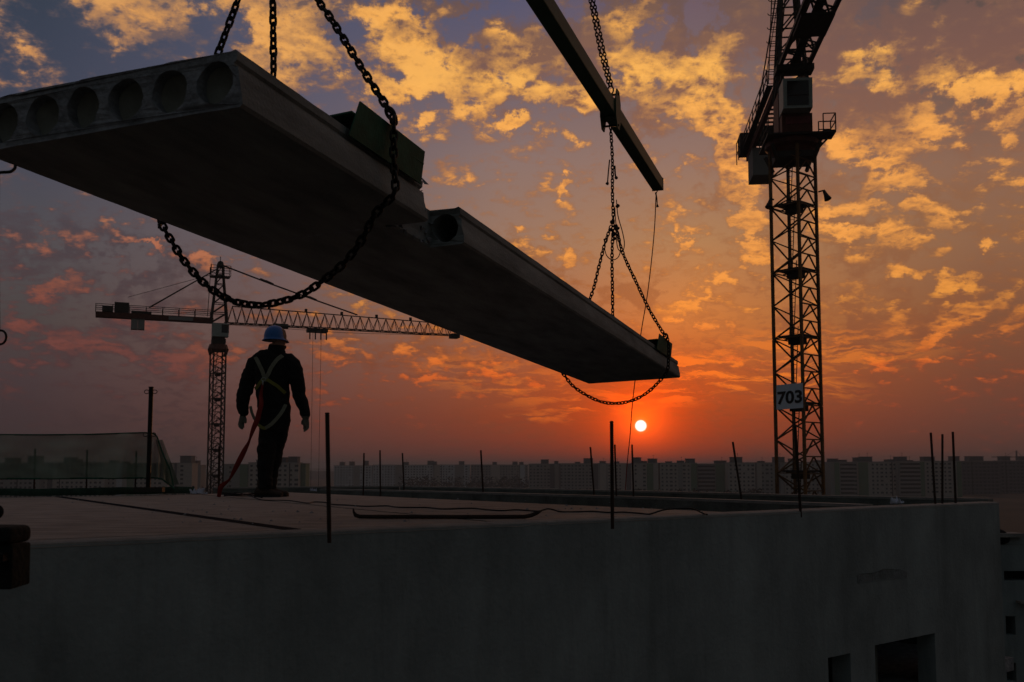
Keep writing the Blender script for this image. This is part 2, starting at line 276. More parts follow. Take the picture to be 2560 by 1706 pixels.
# ------------------------------------------------------------------ mesh helpers
class MB:
    def __init__(s): s.v = []; s.f = []; s.mi = []
    def add(s, vs, fs, mi=0):
        o = len(s.v); s.v += [tuple(v) for v in vs]; s.f += [tuple(i+o for i in f) for f in fs]; s.mi += [mi]*len(fs); return s
    def box(s, lo, hi, mx=None, mi=0):
        vs = [Vector((x, y, z)) for z in (lo[2], hi[2]) for y in (lo[1], hi[1]) for x in (lo[0], hi[0])]
        if mx: vs = [mx @ v for v in vs]
        return s.add(vs, [(0,2,3,1),(4,5,7,6),(0,1,5,4),(2,6,7,3),(0,4,6,2),(1,3,7,5)], mi)
    def bar(s, a, b, w, h=None, mi=0):
        a, b = Vector(a), Vector(b); d = b-a
        if d.length < 1e-6: return s
        q = d.to_track_quat('Z', 'Y').to_matrix().to_4x4(); q.translation = a; h = h or w
        return s.box((-w/2, -h/2, 0), (w/2, h/2, d.length), q, mi)
    def tube(s, pts, r, n=6, cap=True, mi=0):
        pts = [Vector(p) for p in pts]; rs = r if isinstance(r, (list, tuple)) else [r]*len(pts); o = len(s.v); fs = []; up = None
        for i, p in enumerate(pts):
            d = (pts[min(i+1, len(pts)-1)] - pts[max(i-1, 0)]).normalized()
            if up is None: up = d.orthogonal().normalized()
            up = (up - d*up.dot(d)); up = up.normalized() if up.length > 1e-5 else d.orthogonal().normalized(); sd = d.cross(up)
            for k in range(n):
                a = 2*math.pi*k/n; s.v.append(tuple(p + (up*math.cos(a)+sd*math.sin(a))*rs[i]))
        for i in range(len(pts)-1):
            for k in range(n):
                k2 = (k+1) % n; fs.append((o+i*n+k, o+i*n+k2, o+(i+1)*n+k2, o+(i+1)*n+k))
        if cap: fs += [tuple(o+k for k in range(n))[::-1], tuple(o+(len(pts)-1)*n+k for k in range(n))]
        s.f += fs; s.mi += [mi]*len(fs); return s
    def poly_prism(s, outline, holes, fn, thick, jit=None):
        # flat outline with holes, fn(u, v, w) -> point, w from 0 to thick
        loops = [outline] + holes; tri = tessellate_polygon([[Vector((u, v, 0)) for u, v in lp] for lp in loops])
        flat = [p for lp in loops for p in lp]; n = len(flat)
        vs = [fn(u, v, 0) for u, v in flat] + [fn(u, v, thick) for u, v in flat]
        fs = [tuple(t3) for t3 in tri] + [tuple(i+n for i in t3[::-1]) for t3 in tri]
        o = 0
        for lp in loops:
            m = len(lp)
            for i in range(m): j = (i+1) % m; fs.append((o+i, o+j, n+o+j, n+o+i))
            o += m
        return s.add(vs, fs)
    def mesh(s, name, mats, smooth=False, recalc=True):
        me = bpy.data.meshes.new(name); me.from_pydata(s.v, [], s.f); mats = mats if isinstance(mats, (list, tuple)) else [mats]
        for m in mats: me.materials.append(MT[m] if isinstance(m, str) else m)
        if len(mats) > 1: me.polygons.foreach_set('material_index', s.mi)
        if recalc:
            bm = bmesh.new(); bm.from_mesh(me); bmesh.ops.recalc_face_normals(bm, faces=bm.faces); bm.to_mesh(me); bm.free()
        if smooth: me.polygons.foreach_set('use_smooth', [True]*len(me.polygons))
        me.update(); return me
    def build(s, name, mats, parent=None, smooth=False, **k):
        return obj(name, s.mesh(name, mats, smooth), parent, **k)
def obj(name, me, parent=None, label=None, cat=None, group=None, kind=None, loc=None, mx=None):
    o = bpy.data.objects.new(name, me); COL.objects.link(o)
    if mx is not None: o.matrix_basis = mx
    if loc is not None: o.location = loc
    if parent: o.parent = parent
    return tag(o, label, cat, group, kind)
def tag(o, label=None, cat=None, group=None, kind=None):
    if label: o['label'] = label
    if cat: o['category'] = cat
    if group: o['group'] = group
    if kind: o['kind'] = kind
    return o
def empty(name, loc=(0,0,0), rz=0, **k):
    o = bpy.data.objects.new(name, None); COL.objects.link(o); o.location = loc; o.rotation_euler = (0, 0, rz); o.empty_display_size = .2
    return tag(o, **k)
UNIT = {}
def member(name, a, b, w, m, parent, h=None):
    # one straight bar; alike bars share a mesh
    if m not in UNIT: UNIT[m] = MB().box((-.5,-.5,0), (.5,.5,1)).mesh('bar', m)
    a, b = Vector(a), Vector(b); d = b-a; q = d.to_track_quat('Z', 'Y')
    o = bpy.data.objects.new(name, UNIT[m]); COL.objects.link(o); o.rotation_mode = 'QUATERNION'; o.rotation_quaternion = q
    o.location = a; o.scale = (w, h or w, d.length); o.parent = parent; return o
# ------------------------------------------------------------------ ground
GZ = -18.5
g = MB()
rr = [0, 60, 200, 500, 1200, 3000, 8000, 16000]; na = 48
vs = [(0, 0, GZ)]; fs = []
for r_ in rr[1:]:
    for k in range(na): a = 2*math.pi*k/na; vs.append((r_*math.cos(a), r_*math.sin(a), GZ + (3*mnoise.noise(Vector((math.cos(a)*3, math.sin(a)*3, r_/900))) if r_ > 1000 else 0)))
for k in range(na): fs.append((0, 1+k, 1+(k+1) % na))
for i in range(len(rr)-2):
    for k in range(na): k2 = (k+1) % na; fs.append((1+i*na+k, 1+(i+1)*na+k, 1+(i+1)*na+k2, 1+i*na+k2))
g.add(vs, fs).build('ground', 'field', kind='structure')
# low hills on the horizon
def hill_strip(px0, px1, Y, tops, name='hills'):
    h = MB(); n = 60; vs = []; fs = []
    for i in range(n+1):
        px = px0 + (px1-px0)*i/n; f_ = i/n*(len(tops)-1); j = min(int(f_), len(tops)-2); ty = tops[j]*(1-f_+j) + tops[j+1]*(f_-j) + .8*mnoise.noise(Vector((px*.03, Y, 0)))
        p = at(px, ty, Y); q = at(px, ty, Y+700)
        vs += [(p.x, Y-250, GZ-1), tuple(p), (q.x, Y+700, GZ-1)]
    for i in range(n):
        for k in range(2): fs.append((i*3+k, i*3+3+k, i*3+4+k, i*3+1+k))
    h.add(vs, fs).build(name, 'leaf', kind='structure')
hill_strip(-200, 2760, 5200, [1172, 1170, 1173, 1171, 1172, 1174, 1171, 1170, 1172])
hill_strip(600, 1200, 2300, [1182, 1177, 1179, 1176, 1178, 1181])
# ------------------------------------------------------------------ far tree belts
def trees(px0, px1, Y, top, n, label_seed, h=(5, 9)):
    b = MB(); rnd = random.Random(label_seed)
    for i in range(n):
        px = rnd.uniform(px0, px1); YY = Y + rnd.uniform(-30, 30); p = at(px, 1200, YY); hh = rnd.uniform(*h)
        for k in range(26):
            a = rnd.uniform(0, 6.28); q = rnd.random()**.5; z = rnd.uniform(.2, 1); R_ = hh*.42*q*math.sin(math.pi*min(z, .95))+.2
            c = Vector((p.x + R_*math.cos(a), YY + R_*math.sin(a), GZ + z*hh)); s_ = rnd.uniform(.5, 1.3)
            v = [c + Vector((rnd.uniform(-1, 1), rnd.uniform(-1, 1), rnd.uniform(-.8, .8)))*s_ for _ in range(4)]
            b.add(v, [(0,1,2),(0,2,3),(0,1,3),(1,2,3)])
    o = b.mesh('far_trees', 'leaf', recalc=False)
    return obj('far_trees', o, kind='stuff')
tb = MB()
tag(trees(560, 1900, 520, 1210, 420, 3), 'dark belt of distant trees in front of the pale apartment blocks', 'trees')
tag(trees(1000, 1360, 900, 1205, 160, 4, (7, 14)), 'hazy clump of trees before the middle apartment blocks', 'trees')
tag(trees(400, 620, 480, 1205, 70, 5, (6, 11)), 'dark trees beside the tall tower block on the left', 'trees')
# ------------------------------------------------------------------ apartment blocks
def block(px0, px1, ytop, Y, label, facade='pbeige', boxes=(), stripes=(), greens=(), joints=(), storey=2.8, winw=1.3, bay=3.1, skew=0.0, depth=12, antenna=True, wins=True, wset=None):
    A, B = at(px0, 1176, Y), at(px1, 1176, Y + skew); zt = at(px0, ytop, Y).z
    u = Vector((B.x-A.x, B.y-A.y, 0)); Ln = u.length; u.normalize(); v = Vector((-u.y, u.x, 0))
    o = empty('apartment_block', (A.x, A.y, GZ), 0, label=label, cat='apartment block', group='apartment blocks along the horizon')
    o.rotation_euler = (0, 0, math.atan2(u.y, u.x)); H = zt-GZ
    fx = lambda px: (lambda p: (Vector((p.x, p.y, 0))-Vector((A.x, A.y, 0))).dot(u))(at(px, 1176, Y))
    # wall with shallow steps between panels
    w = MB(); w.box((0, 0, 0), (Ln, depth, H)); w.build('wall', facade, o)
    w = MB(); w.box((-.25, -.25, H+.003), (Ln+.25, depth+.25, H+.45)); w.build('parapet', 'pgrey', o)
    bandx = []
    for (a, b_, m) in greens:
        a, b_ = fx(a), fx(b_); bandx.append((a, b_)); MB().box((a, -.35, 0), (b_, -.003, H-.02)).build('painted_panel', m, o)
    for px in joints:
        a = fx(px); MB().box((a-.35, -.06, 0), (a+.35, -.003, H-.02)).build('expansion_joint', 'black', o)
    ns = max(1, int(H/storey))
    for (a, b_) in stripes:
        a, b_ = fx(a), fx(b_); bandx.append((a, b_))
        for k in range(ns):
            z = H-.9-k*storey
            if z < 1.5: break
            lg = MB(); lg.box((a, -.08, z-1.35), (b_, -.004, z)); lg.build('loggia_shade', 'black', o)  # flat black strip: the shade of the recess is its colour
            MB().box((a, -1.1, z-storey+.15), (b_, -.09, z-1.36)).build('balcony', 'pgrey', o)
    if wins:
        wm = MB(); x = bay*.55; k0 = 0; rnd = random.Random(int(px0))
        while x < Ln-1:
            k0 += 1
            ok = not any(a-.8 < x < b_+.8 for a, b_ in bandx) and (wset is None or wset[k0 % len(wset)])
            if ok:
                for k in range(ns):
                    z = H-1.7-k*storey
                    if z < 1: break
                    ww = winw*(1.5 if k0 % 3 == 0 else 1)
                    if rnd.random() < .96: wm.box((x-ww/2, -.05, z-.65), (x+ww/2, -.004, z+.65))
            x += bay
        wo = wm.build('window', 'win', o, kind='stuff')
        sm = MB()
        for k in range(1, ns+1): sm.box((0, -.03, H-k*storey-.06), (Ln, -.0045, H-k*storey+.06))
        sm.build('floor_line', 'pgrey', o, kind='stuff')
    for (a, b_, y) in boxes:
        bx0, bx1 = fx(a), fx(b_); h = at(px0, y, Y).z - zt
        r_ = MB().box((bx0, 2, H+.46), (bx1, depth-2, H+h)).build('lift_housing', 'pdark', o)
        c = MB().box((bx0-.3, 1.7, H+h+.003), (bx1+.3, depth-1.7, H+h+.35)).build('housing_cap', 'pdark', r_)
        if antenna and (int(a) % 2 == 0):
            xx = bx0*.4+bx1*.6; an = MB(); an.bar((xx, 4, H+h+.3), (xx, 4, H+h+3.2), .16); an.bar((xx-.7, 4, H+h+2.6), (xx+.7, 4, H+h+2.6), .14); an.build('aerial', 'pdark', r_)
    return o
BL = [
 dict(px0=-60, px1=100, ytop=1159, Y=650, label='leftmost grey apartment block seen through the green safety net', facade='pgrey', boxes=[(7,33,1146),(65,91,1141)], joints=[44]),
 dict(px0=104, px1=262, ytop=1158, Y=656, label='beige apartment block seen through the net between the first two bars', facade='pbeige', boxes=[(155,178,1145),(178,190,1150)], joints=[150], greens=[(120,132,'pdark')]),
 dict(px0=266, px1=420, ytop=1160, Y=662, label='apartment block with a white stair bay behind the right end of the net', facade='pbeige', boxes=[(269,283,1152),(300,310,1155)], greens=[(292,306,'pwhite'),(318,336,'pgreen')], joints=[]),
 dict(px0=424, px1=480, ytop=1159, Y=640, label='tower block with one tall dark lift housing left of the far crane', facade='pbeige', boxes=[(447,475,1141)], greens=[(436,442,'pdark')], wset=[1,0,0]),
 dict(px0=479, px1=502, ytop=1164, Y=700, label='narrow hazy block just right of the tall lift housing', facade='pgrey', boxes=[(480,490,1153)], wins=False),
 dict(px0=556, px1=622, ytop=1162, Y=600, label='dim end wing of the apartment block left of the worker legs', facade='pgrey', greens=[(600,620,'pgreen')], wset=[1,0]),
 dict(px0=621, px1=746, ytop=1158, Y=600, label='large windowed apartment block directly behind the worker legs', facade='pbeige', boxes=[(638,660,1151),(699,713,1145),(719,741,1143)], joints=[724], bay=3.4, winw=1.5),
 dict(px0=747, px1=764, ytop=1160, Y=606, label='green painted end bay of the block behind the worker', facade='pgreen', wins=False),
 dict(px0=835, px1=930, ytop=1165, Y=1080, label='pale block with two lift housings right of the tall bar', facade='pwhite', boxes=[(848,859,1156),(872,884,1155),(907,919,1153)], greens=[(884,900,'pgrey')]),
 dict(px0=932, px1=1082, ytop=1163.5, Y=1080, label='long pale block behind the second group of thin bars', facade='pwhite', boxes=[(1008,1020,1156),(1068,1083,1153),(1083,1091,1155)], greens=[(988,1006,'pgrey')], joints=[1010]),
 dict(px0=1084, px1=1175, ytop=1163, Y=1084, label='pale distant block left of the lone leaning bar', facade='pwhite', boxes=[(1147,1160,1154)], greens=[(1137,1160,'pgrey'),(1085,1100,'pbeige')], joints=[1104]),
 dict(px0=1177, px1=1320, ytop=1163, Y=1080, label='long grey distant block right of the lone leaning bar', facade='pgrey', boxes=[(1231,1242,1156),(1281,1294,1155),(1298,1309,1156)], greens=[(1300,1312,'pwhite'),(1228,1250,'pbeige')], joints=[1299]),
 dict(px0=1322, px1=1397, ytop=1161, Y=860, label='apartment block with a wide dark lift housing left of the red rope', facade='pgrey', boxes=[(1353,1372,1150),(1387,1396,1154)], greens=[(1375,1386,'pdark'),(1387,1396,'pbeige')]),
 dict(px0=1399, px1=1517, ytop=1160, Y=850, label='dim apartment block right below the arc of the far chain', facade='pgrey', boxes=[(1439,1451,1156),(1461,1483,1147),(1502,1515,1154)], greens=[(1500,1516,'pbeige'),(1483,1495,'pdark')], joints=[1400]),
 dict(px0=1518, px1=1582, ytop=1160, Y=850, label='narrow apartment block directly under the setting sun', facade='pbeige', boxes=[(1538,1549,1155)], greens=[(1566,1580,'pdark')], wset=[1,1,0]),
 dict(px0=1583, px1=1646, ytop=1159, Y=706, label='apartment block with a green stair panel just right of the sun', facade='pbeige', boxes=[(1585,1604,1145),(1605,1619,1154),(1624,1644,1148)], greens=[(1617,1633,'pgreen')], wset=[1,1,0]),
 dict(px0=1650, px1=1742, ytop=1159, Y=706, label='beige windowed block between the sun and the balcony block', facade='pbeige', boxes=[(1669,1681,1155),(1698,1712,1153),(1719,1739,1148)], greens=[(1727,1742,'pgreen'),(1696,1706,'pgrey')]),
 dict(px0=1743, px1=1820, ytop=1161, Y=712, label='block with dark balcony rows and a green panel left of the crane', facade='pgrey', boxes=[(1792,1818,1153)], stripes=[(1745,1787)], greens=[(1789,1819,'pgreen')], wins=False),
 dict(px0=1821, px1=1888, ytop=1158, Y=700, label='beige block behind the strongly leaning bar', facade='pbeige', boxes=[(1832,1858,1144)], joints=[]),
 dict(px0=1890, px1=1960, ytop=1158, Y=704, label='block partly behind the left leg of the near crane mast', facade='pgrey', boxes=[(1902,1914,1154),(1940,1964,1144)], greens=[(1892,1904,'pbeige'),(1938,1950,'pdark')]),
 dict(px0=1961, px1=2074, ytop=1157, Y=706, label='block behind the foot of the near crane mast', facade='pbeige', boxes=[(1980,2000,1148),(2040,2056,1152)], joints=[]),
 dict(px0=2076, px1=2142, ytop=1156.5, Y=690, label='block with balcony rows just right of the near crane mast', facade='pgrey', boxes=[(2079,2098,1148),(2107,2120,1151)], stripes=[(2101,2134)], greens=[(2086,2098,'pgreen')], wset=[1,0,0]),
 dict(px0=2143, px1=2246, ytop=1156, Y=696, label='beige windowed block with the widest dark lift housing', facade='pbeige', boxes=[(2144,2160,1145),(2160,2184,1143),(2224,2239,1150)], greens=[(2146,2170,'pgreen')], joints=[2230]),
 dict(px0=2247, px1=2312, ytop=1155, Y=690, label='block with broad balcony rows left of the three bars', facade='pgrey', boxes=[(2248,2271,1143),(2272,2286,1152)], stripes=[(2250,2300)], greens=[(2300,2311,'pgreen')], wins=False),
 dict(px0=2313, px1=2404, ytop=1154, Y=700, label='apartment block directly behind the three upright bars', facade='pbeige', boxes=[(2315,2341,1143),(2387,2403,1142)], greens=[(2392,2403,'pgreen')]),
 dict(px0=2405, px1=2500, ytop=1154, Y=760, label='dark hazy block right of the three upright bars', facade='pdark', boxes=[(2427,2463,1142)], joints=[2430]),
 dict(px0=2501, px1=2720, ytop=1153, Y=790, label='rightmost dark apartment block below the tiny distant crane', facade='pdark', boxes=[(2510,2530,1142),(2556,2580,1142),(2640,2660,1142)], joints=[2515]),
]
for b_ in BL: block(**b_)
# ------------------------------------------------------------------ building under construction
# deck top is z = 0. Points are taken where the sight line meets that level.
WA, WB = onz(80, 1358), onz(2497, 1255)
wd = (WB-WA); wd.z = 0; WL = wd.length; wd.normalize(); wn = Vector((wd.y, -wd.x, 0))      # wn points towards the camera side
WT = .16
bld = empty('unfinished_building', (0, 0, 0), 0, label='unfinished concrete building with bare deck and blank wall panels in the foreground', cat='building')
def w2(px, py):   # pixel on the wall's outer face -> (along, z)
    r = ray(px, py); t_ = (WA-ORG).dot(wn)/r.dot(wn); P = ORG + r*t_; return ((P-WA).dot(wd), P.z)
op1 = [w2(2070, 1645), w2(2126, 1635)]; op2 = [w2(2187, 1616), w2(2337, 1581)]
def rect(x0, x1, z0, z1): return [(x0, z0), (x0, z1), (x1, z1), (x1, z0)]
holes = [rect(op1[0][0], op1[1][0], -2.3, op1[0][1]), rect(op2[0][0], op2[1][0], -2.3, (op2[0][1]+op2[1][1])/2)]
pk = [w2(2142, 1436), w2(2183, 1432), w2(2210, 1422), w2(2250, 1424), w2(2267, 1432), w2(2266, 1446), w2(2214, 1450), w2(2186, 1453), w2(2144, 1459)]
out = [(-2.6, -2.8), (WL, -2.8)] + [(WL-.004*random.random(), z) for z in (-2.2, -1.5, -.8, -.3)] + [(WL, -.012)] + [(WL*k/60, -.012+.006*mnoise.noise(Vector((k*.7, 3, 0)))) for k in range(59, -12, -1)] + [(-2.6, -.012)]
w = MB()
w.poly_prism(out, holes, lambda u, v, t_: WA + wd*u + Vector((0, 0, v)) - wn*t_, WT)
near = w.build('wall_panel', 'wall', bld, label='smooth dark concrete wall panel with two openings at the lower right')
# a shallow cast pocket: its own rough patch, coloured darker than the wall
p = MB(); pc = [WA + wd*u + Vector((0, 0, v)) + wn*.003 for u, v in pk]; c_ = sum(pc, Vector())/len(pc)
n_ = len(pc); ring = [c_ + (q-c_)*1.0 for q in pc]; inn = [c_ + (q-c_)*.8 - wn*.002 for q in pc]
p.add(ring + inn, [(i, (i+1) % n_, n_+(i+1) % n_, n_+i) for i in range(n_)] + [tuple(range(n_, 2*n_))]).build('filled_pocket', mat('darker_patch', (.19,.215,.215), .95, .3, 12, .8, 60), near)
# mortar strip on the wall's top, worn edge
tp = MB(); n_ = 90; vs = []; fs = []
for i in range(n_+1):
    u = -2.5 + (WL+2.49)*i/n_; j = .010*mnoise.noise(Vector((u*3, 1, 0))); k_ = .012*mnoise.noise(Vector((u*7, 5, 0)))
    P = WA + wd*u
    for (t_, z) in ((0, -.022+k_*.5), (.006, -.006+j*.3), (.03+k_, 0.0+j*.2), (WT-.002, .001)): q = P - wn*(t_-.002); vs.append((q.x, q.y, z))
for i in range(n_):
    for k in range(3): fs.append((i*4+k, i*4+4+k, i*4+5+k, i*4+1+k))
tp.add(vs, fs); tp.build('mortar_strip', 'top', bld)
inner = lambda P: P
# floor slabs of the deck between the joint lines
def line_pts(px0, py0, px1, py1): return onz(px0, py0), onz(px1, py1)
def meet(P, Q, A=None, d=None):   # intersection in plan of line PQ with the wall's inner face
    A = (WA - wn*WT) if A is None else A; d = wd if d is None else d
    e = Q-P; den = e.x*d.y-e.y*d.x; t_ = ((A.x-P.x)*d.y-(A.y-P.y)*d.x)/den; R_ = P+e*t_; return Vector((R_.x, R_.y, 0))
J0 = line_pts(-480, 1243, -450, 1251); J1 = line_pts(150, 1243, 770, 1330); JA = line_pts(650, 1250.4, 1301, 1311); JB = line_pts(780, 1237.7, 1710, 1291.5); J3 = line_pts(717, 1231, 1874, 1283)
dJ = (J1[1]-J1[0]).normalized()
P0 = WA - wd*2.5 - wn*WT
back = [onz(-900, 1243.5), onz(150, 1242.5), onz(480, 1236), onz(717, 1230.5)]
def far_on(J): return J[0]
def seg(J, far):   # near end at wall, far end prolonged to the back edge of the deck
    a = meet(J[0], J[1]); d = (J[0]-J[1]); d.z = 0; d.normalize(); return a, far
E1 = meet(*J1, A=back[0], d=(back[1]-back[0]).normalized()); EA = meet(*JA, A=back[2], d=(back[3]-back[2]).normalized()); EB = meet(*JB, A=back[2], d=(back[3]-back[2]).normalized()); E3 = J3[0].copy()
N1, NA, NB, N3 = (meet(*j) for j in (J1, JA, JB, J3))
N0 = P0.copy(); N0.z = 0; E0 = N0 + (E1-N1)*1.0
def slab_poly(pts, shrink, z1=-.0, th=.22, m='deck', name='floor_slab', dz=0):
    c = sum(pts, Vector())/len(pts); n = len(pts); ins = []
    for i in range(n):
        a, b, d = pts[i-1], pts[i], pts[(i+1) % n]; e1 = (b-a).normalized(); e2 = (d-b).normalized()
        n1 = Vector((-e1.y, e1.x, 0)); n2 = Vector((-e2.y, e2.x, 0))
        if n1.dot(c-a) < 0: n1 = -n1
        if n2.dot(c-b) < 0: n2 = -n2
        ins.append(b + (n1+n2)*shrink/max(.3, 1+n1.dot(n2)))
    mb = MB(); t1 = [q + Vector((0, 0, z1+dz)) for q in ins]; t0 = [c + (q-c)*.999 + Vector((0, 0, z1+dz-th)) for q in ins]
    mb.add(t1+t0, [tuple(range(n)), tuple(range(2*n-1, n-1, -1))] + [(i, (i+1) % n, n+(i+1) % n, n+i) for i in range(n)])
    return mb.build(name, m, bld)
slab_poly([N0, N1, E1, E0], .03)
slab_poly([N1, NA, EA, back[2], E1], .02, dz=-.0015)
slab_poly([NA, NB, EB, EA], .006, dz=.001)
slab_poly([NB, N3, E3, EB], .005)
# joint filler a little below the deck (wet, dark)
jf = MB()
for a, b, wv, jz in ((N1, E1, .042, .003), (NA, EA, .02, -.004), (NB, EB, .016, -.004)):
    d = (b-a).normalized(); s_ = Vector((-d.y, d.x, 0))
    jf.add([a+s_*wv+Vector((0,0,jz)), a-s_*wv+Vector((0,0,jz)), b-s_*wv+Vector((0,0,jz)), b+s_*wv+Vector((0,0,jz)),
            a+s_*wv*.3+Vector((0,0,-.25)), a-s_*wv*.3+Vector((0,0,-.25)), b-s_*wv*.3+Vector((0,0,-.25)), b+s_*wv*.3+Vector((0,0,-.25))], [(0,1,2,3),(4,5,6,7),(0,1,5,4),(2,3,7,6)])
jf.build('joint_filler', 'joint', bld)
# inner walls whose tops show as thin light lines beyond the deck
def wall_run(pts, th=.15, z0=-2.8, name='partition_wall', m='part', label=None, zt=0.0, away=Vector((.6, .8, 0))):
    mb = MB(); n = len(pts); vs = []; fs = []
    for i, P in enumerate(pts):
        d = (pts[min(i+1, n-1)] - pts[max(i-1, 0)]); d.z = 0; d.normalize(); s_ = Vector((-d.y, d.x, 0))
        if s_.dot(away) < 0: s_ = -s_
        for q in (P, P+s_*th):
            vs += [(q.x, q.y, zt+.006*mnoise.noise(q*2)), (q.x, q.y, z0)]
    for i in range(n-1):
        a = i*4; b = a+4; fs += [(a, b, b+1, a+1), (a+2, a+3, b+3, b+2), (a, a+2, b+2, b), (a+1, b+1, b+3, a+3)]
    fs += [(0, 1, 3, 2), ((n-1)*4, (n-1)*4+2, (n-1)*4+3, (n-1)*4+1)]
    o = mb.add(vs, fs).build(name, m, bld); 
    if label: o['label'] = label
    # cap in a paler colour that puts sky light into the wall top
    tb_ = MB(); vs = []; 
    for i, P in enumerate(pts):
        d = (pts[min(i+1, n-1)] - pts[max(i-1, 0)]); d.z = 0; d.normalize(); s_ = Vector((-d.y, d.x, 0))
        if s_.dot(away) < 0: s_ = -s_
        for q, z in ((P-s_*.003, zt-.012), (P-s_*.003, zt+.012), (P+s_*(th+.003), zt+.012), (P+s_*(th+.003), zt-.012)): vs.append((q.x, q.y, z))
    fs = [(i*4+k, i*4+4+k, i*4+5+k, i*4+1+k) for i in range(n-1) for k in range(3)] + [(0,1,2,3), tuple((n-1)*4+k for k in (3,2,1,0))]
    tb_.add(vs, fs).build('skylit_cap', 'top', bld)
def dense(ps, k=6):
    o = []
    for a, b in zip(ps, ps[1:]): o += [a + (b-a)*(i/k) for i in range(k)]
    return o + [ps[-1]]
L2 = [onz(x, y) for x, y in ((800, 1224.5), (1000, 1228.5), (1212, 1234), (1600, 1245), (2050, 1261.5), (2150, 1265.5))]
L1 = [onz(x, y) for x, y in ((1000, 1217), (1230, 1221.5), (1600, 1229.5), (2050, 1241.5), (2300, 1246.5), (2470, 1249.8))]
L1b = [onz(x, y) for x, y in ((540, 1221), (800, 1218.5), (998, 1216.8))]
wall_run(dense(L2), label='low inner wall with sky light coloured into its pale top beyond the deck')
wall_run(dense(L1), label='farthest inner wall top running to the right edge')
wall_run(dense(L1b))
# rough sunk bays between those walls (unfinished floor with rubble)
bay = MB(); ins = []
def strip(A_, B_, z, m, name, nn=30):
    mb = MB(); vs = []; fs = []
    for i in range(nn+1):
        fa = i/nn*(len(A_)-1); ja = min(int(fa), len(A_)-2); pa = A_[ja].lerp(A_[ja+1], fa-ja)
        fb = i/nn*(len(B_)-1); jb = min(int(fb), len(B_)-2); pb = B_[jb].lerp(B_[jb+1], fb-jb)
        for k in range(9):
            q = pa.lerp(pb, k/8); vs.append((q.x, q.y, z + .07*max(0, mnoise.noise(q*1.7+Vector((0,0,3)))) + .02*mnoise.noise(q*9)))
    for i in range(nn):
        for k in range(8): fs.append((i*9+k, i*9+9+k, i*9+10+k, i*9+1+k))
    return mb.add(vs, fs).build(name, m, bld, kind='stuff')
off = Vector((.10, .14, 0))
strip([q+off for q in L2]+[WB+Vector((-.1,0,0))], [q-off*.2 for q in L1], -.16, mat('rubble', (.10,.10,.085), .95, .5, 5, 1, 30), 'rubble_floor')
strip([E3+Vector((.03,.03,0)), N3+Vector((.03,.03,0))], [L2[0]-off*.2, L2[-1]-off*.3], -.35, 'cut', 'sunk_floor')
# lower storey: floor, cross walls, back wall so that the openings look into dark rooms
lo = MB()
q = [WA-wd*2.6-wn*.17, WB-wn*.17, WB-wn*7, WA-wd*2.6-wn*7]
lo.add([Vector((v.x, v.y, -2.81)) for v in q] + [Vector((v.x, v.y, -3.05)) for v in q], [(0,1,2,3),(7,6,5,4),(0,4,5,1),(1,5,6,2),(2,6,7,3),(3,7,4,0)]).build('lower_floor', 'cut', bld)
for u0 in (op1[0][0]-.25, op2[1][0]+.55, op2[0][0]-.1):
    a = WA + wd*u0 - wn*.165; b = a - wn*2.6; MB().bar(a+Vector((0,0,-1.55)), b+Vector((0,0,-1.55)), 2.4, .12).build('cross_wall', 'cut', bld)
a = WA + wd*(op1[0][0]-.6) - wn*2.4; b = WB - wn*2.4
MB().bar(a+Vector((0,0,-1.6)), b+Vector((0,0,-1.6)), 2.4, .1).build('cross_wall', 'cut', bld)
# ceiling over those rooms
cl = [WA+wd*(op1[0][0]-.9)-wn*.163, WB-wn*.163-wd*.02, WB-wn*2.6, WA+wd*(op1[0][0]-.9)-wn*2.6]
MB().add([Vector((v.x, v.y, -.42)) for v in cl] + [Vector((v.x, v.y, -.6)) for v in cl], [(0,1,2,3),(7,6,5,4),(0,4,5,1),(1,5,6,2),(2,6,7,3),(3,7,4,0)]).build('ceiling_slab', 'cut', bld)
# lower outer wall under the near panel and the far facades down to the ground
w = MB(); a = WA-wd*2.6; b = WB
w.add([Vector((v.x, v.y, z)) for z in (-2.83, GZ) for v in (a, b, b-wn*12, a-wn*12)], [(0,1,5,4),(1,2,6,5),(2,3,7,6),(3,0,4,7)]).build('lower_wall', 'wall', bld)
w = MB(); e = [E0, E1, back[2], back[3], L1[0]+Vector((0,.3,0))]
for a, b in zip(e, e[1:]):
    w.add([Vector((a.x, a.y, -.24)), Vector((b.x, b.y, -.24)), Vector((b.x, b.y, -3)), Vector((a.x, a.y, -3))], [(0,1,2,3)])
w.build('back_wall', 'wall', bld)
# mortar crumbs and chips scattered on the deck
cr_ = MB(); rnd = random.Random(12)
for i in range(130):
    q = onz(rnd.uniform(150, 1750), rnd.uniform(1248, 1312)); px_, py_ = project(q)
    if py_ > 1354-.0426*(px_-80) - 8: continue
    s_ = rnd.choice([.004, .006, .006, .009, .013]); c = q + Vector((0, 0, s_*.4))
    vs = [c + Vector((math.cos(a)*s_*rnd.uniform(.6, 1.4), math.sin(a)*s_*rnd.uniform(.6, 1.4), -s_*.4)) for a in (0, 1.5, 3.1, 4.6)] + [c + Vector((0, 0, s_*.6))]
    cr_.add(vs, [(0,1,2,3),(0,1,4),(1,2,4),(2,3,4),(3,0,4)])
cr_.build('mortar_crumbs', 'cut', None, kind='stuff', label='small mortar crumbs and chips scattered over the bare deck', cat='rubble')
